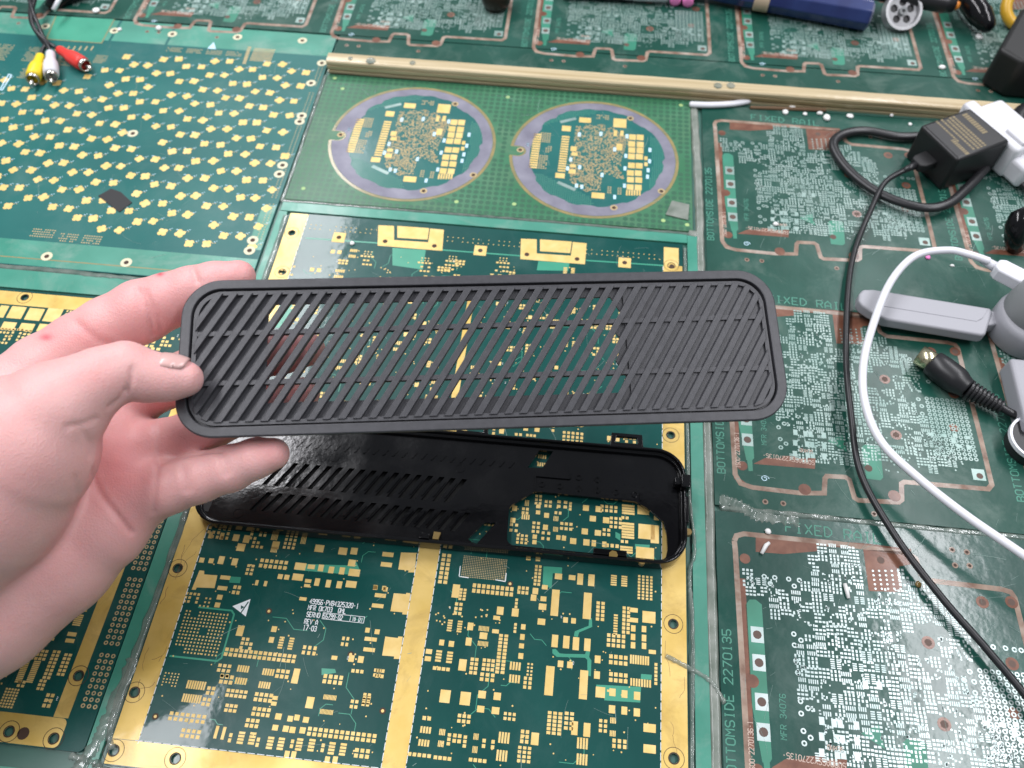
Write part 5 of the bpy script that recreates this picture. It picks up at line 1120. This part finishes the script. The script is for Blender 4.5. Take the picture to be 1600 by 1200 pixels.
mb = MB(); c = P3(1008, -10, 7); mb.tube([c+Vector((-18, 0, 0)), c+Vector((-16, 0, 0)), c+Vector((16, 0, 1)), c+Vector((18, 0, 1))], [4, 6, 6, 4], 14); tag(mb.build('white_tube', 'whitep', smooth=True), 'white tube cut by the top edge left of the pink foam', 'tube')
mb = MB(); c = P3(880, -16, 6); c2_ = P3(990, -10, 6); mb.tube([c, c2_], 6, 14); tag(mb.build('black_rod', 'rubber', smooth=True), 'black rod along the top edge between knob and white tube', 'rod')
# dark thing with white stripe at top left
BK = thing('black_clip', 'black clip with a white stripe at the top edge above the phono plugs', 'clip'); mb = MB(); c = P3(95, 0, 5); mb.tube([c+Vector((-9, -6, -3)), c+Vector((-4, 0, 0)), c+Vector((8, 12, 2)), c+Vector((16, 20, 2))], [3, 7, 8, 6], 16, True); mb.build('clip_body', 'gloss', BK, smooth=True)
mb = MB(); c = P3(88, 4, 12.6); mb.tube([c+Vector((-1.5, -5, -3)), c+Vector((2, 8, 2))], 1.7, 10); mb.build('white_stripe', 'whitep', BK, smooth=True)
# white strip and crumbs by the rail
mb = MB(); mb.tube(spline([P3(1077, 163, 1.6), P3(1110, 164, 1.8), P3(1145, 162, 1.8), P3(1173, 157, 2.2)], 8), [1.0]+[1.9]*22+[1.5, .8], 10, True, 1.3); tag(mb.build('plastic_strip', 'whitep', smooth=True), 'thin white plastic strip lying under the rail', 'strip')
mb = MB(); a_, b_ = P3(1172, 168, .8), P3(1290, 172, .8); mb.tube([a_, b_], 1.3, 8); tag(mb.build('wood_sliver', mat('brown_sliver', (.14, .08, .04), .7)), 'brown wood sliver at the foot of the rail', 'sliver')
CR = [(1227, 175, 2.6, 'white crumb beside the wood sliver at the rail foot'), (1238, 168, 2.4, 'glassy crumb against the rail foot'), (1258, 178, 1.7, 'small pale crumb in the middle of the crumbs by the rail'), (1281, 177, 2.2, 'greenish glass crumb by the rail'), (1292, 184, 2.8, 'largest white crumb lying by the rail'), (1328, 181, 2.2, 'pale crumb by the rail, left of the thick cord'), (1393, 180, 1.8, 'white crumb at the rail foot right of the cord loop'), (1422, 194, 1.5, 'white crumb touching the adapter shadow'), (1212, 350, 1.8, 'white crumb on the worn board near the mint square'), (1470, 60, 0, ''), (1530, 57, 2.8, 'white crumb under the black tool handle tip'), (1472, 105, 3, 'white crumb behind the rail between two routed outlines'), (150, 16, 3.2, 'white blob at the top left behind the flower-pad board'), (248, 44, 2.8, 'white oval blob on the teal margin of the flower-pad board'), (187, 46, 1.6, 'tiny white blob beside a margin hole'), (550, 380, 1.8, 'white dot near the gold bracket pads of the central board'), (1488, 415, 1.3, 'white crumb under the arch of the white lead'), (1200, 830, 2.0, 'cream crumb on the edge of the lower right board'), (1450, 402, 1.6, 'pink crumb beneath the white lead'), (1435, 913, 1.4, 'amber crumb on the routed slot at the lower right')]
for x, y, r, lab in CR:
    if r == 0: continue
    mb = MB(); c = P3(x, y, r*.35); k = 7
    bm_ = bmesh.new(); bmesh.ops.create_icosphere(bm_, subdivisions=2, radius=1)
    f_ = [random.uniform(.7, 1.25) for _ in range(3)]
    mb.v = [(c.x+v.co.x*r*f_[0]*random.uniform(.85, 1.1), c.y+v.co.y*r*f_[1]*random.uniform(.85, 1.1), max(.02, c.z+v.co.z*r*.6*f_[2])) for v in bm_.verts]; bm_.verts.index_update(); mb.f = [[v.index for v in f.verts] for f in bm_.faces]; bm_.free()
    tag(mb.build('crumb', 'pink' if 'pink' in lab else ('amber' if 'amber' in lab else 'crumb'), smooth=True), lab, 'crumb', 'crumbs on the bench')
# cream slivers on the lower right board
for pts, lab in (([(1190, 865), (1197, 852), (1202, 848)], 'cream sliver on the copper strip of the lower right board'), ([(1320, 912), (1323, 922), (1326, 935)], 'thin cream sliver among the tinned pads')):
    mb = MB(); mb.tube([P3(*q, .9) for q in pts], [.9, 1.1, .8], 8); tag(mb.build('sliver', 'crumb', smooth=True), lab, 'sliver')

# ---- fine scratches and wear marks on the boards
M['scratch'] = mat('scratch_pale', (.20, .30, .27), .6)
def scratches(parent, x0, y0, x1, y1, n, z=.14):
    mb = MB()
    for _ in range(n):
        x = random.uniform(x0, x1); y = random.uniform(y0, y1); a = random.uniform(0, math.pi); L = random.choice((2, 3, 5, 9, 16)); c_ = random.uniform(-.03, .03); q = [(x, y)]
        for i in range(5): a += c_*L*.3; q.append((q[-1][0]+L/5*math.cos(a), q[-1][1]+L/5*math.sin(a)))
        if all(x0 < p[0] < x1 and y0 < p[1] < y1 for p in q): mb.line(q, random.choice((.07, .09, .12, .2)), z)
    stuff(mb.build('scratches', 'scratch', parent))
BS = [o for o in bpy.data.objects if o.name.startswith('circuit_board')]
for o in BS:
    lab = o['label']
    if 'open black shell' in lab: scratches(o, -162, 52, 59, 360, 150)
    elif 'lower right' in lab: scratches(o, 90, 22, 300, 184, 150)
    elif 'adapter' in lab: scratches(o, 90, 190, 350, 495, 190)
    elif 'flower' in lab: scratches(o, -450, 305, -190, 520, 120)
    elif 'two round' in lab: scratches(o, -180, 376, 77, 500, 80)
    elif 'rail' in lab: scratches(o, -450, 550, 350, 690, 120)

# ---- dirt cracks in the gold strips
mb = MB()
for x0, x1, y0, y1, n in ((-174, -165, 60, 200, 9), (-174, -165, 330, 360, 1), (62, 70, 60, 140, 3)):
    for _ in range(n):
        x = random.uniform(x0, x1); y = random.uniform(y0, y1-12); q = [(x, y)]; a = random.choice((1.45, 1.6, 1.7, .3))
        for i in range(random.randint(5, 11)): a += random.uniform(-.5, .5); q.append((q[-1][0]+1.5*math.cos(a), q[-1][1]+1.5*math.sin(a))); a += (1.57-a)*.3
        q = [p for p in q if x0-.5 < p[0] < x1+1]
        if len(q) > 2: mb.line(q, random.choice((.12, .18)), .11)
stuff(mb.build('hairline_cracks', 'copper', C))
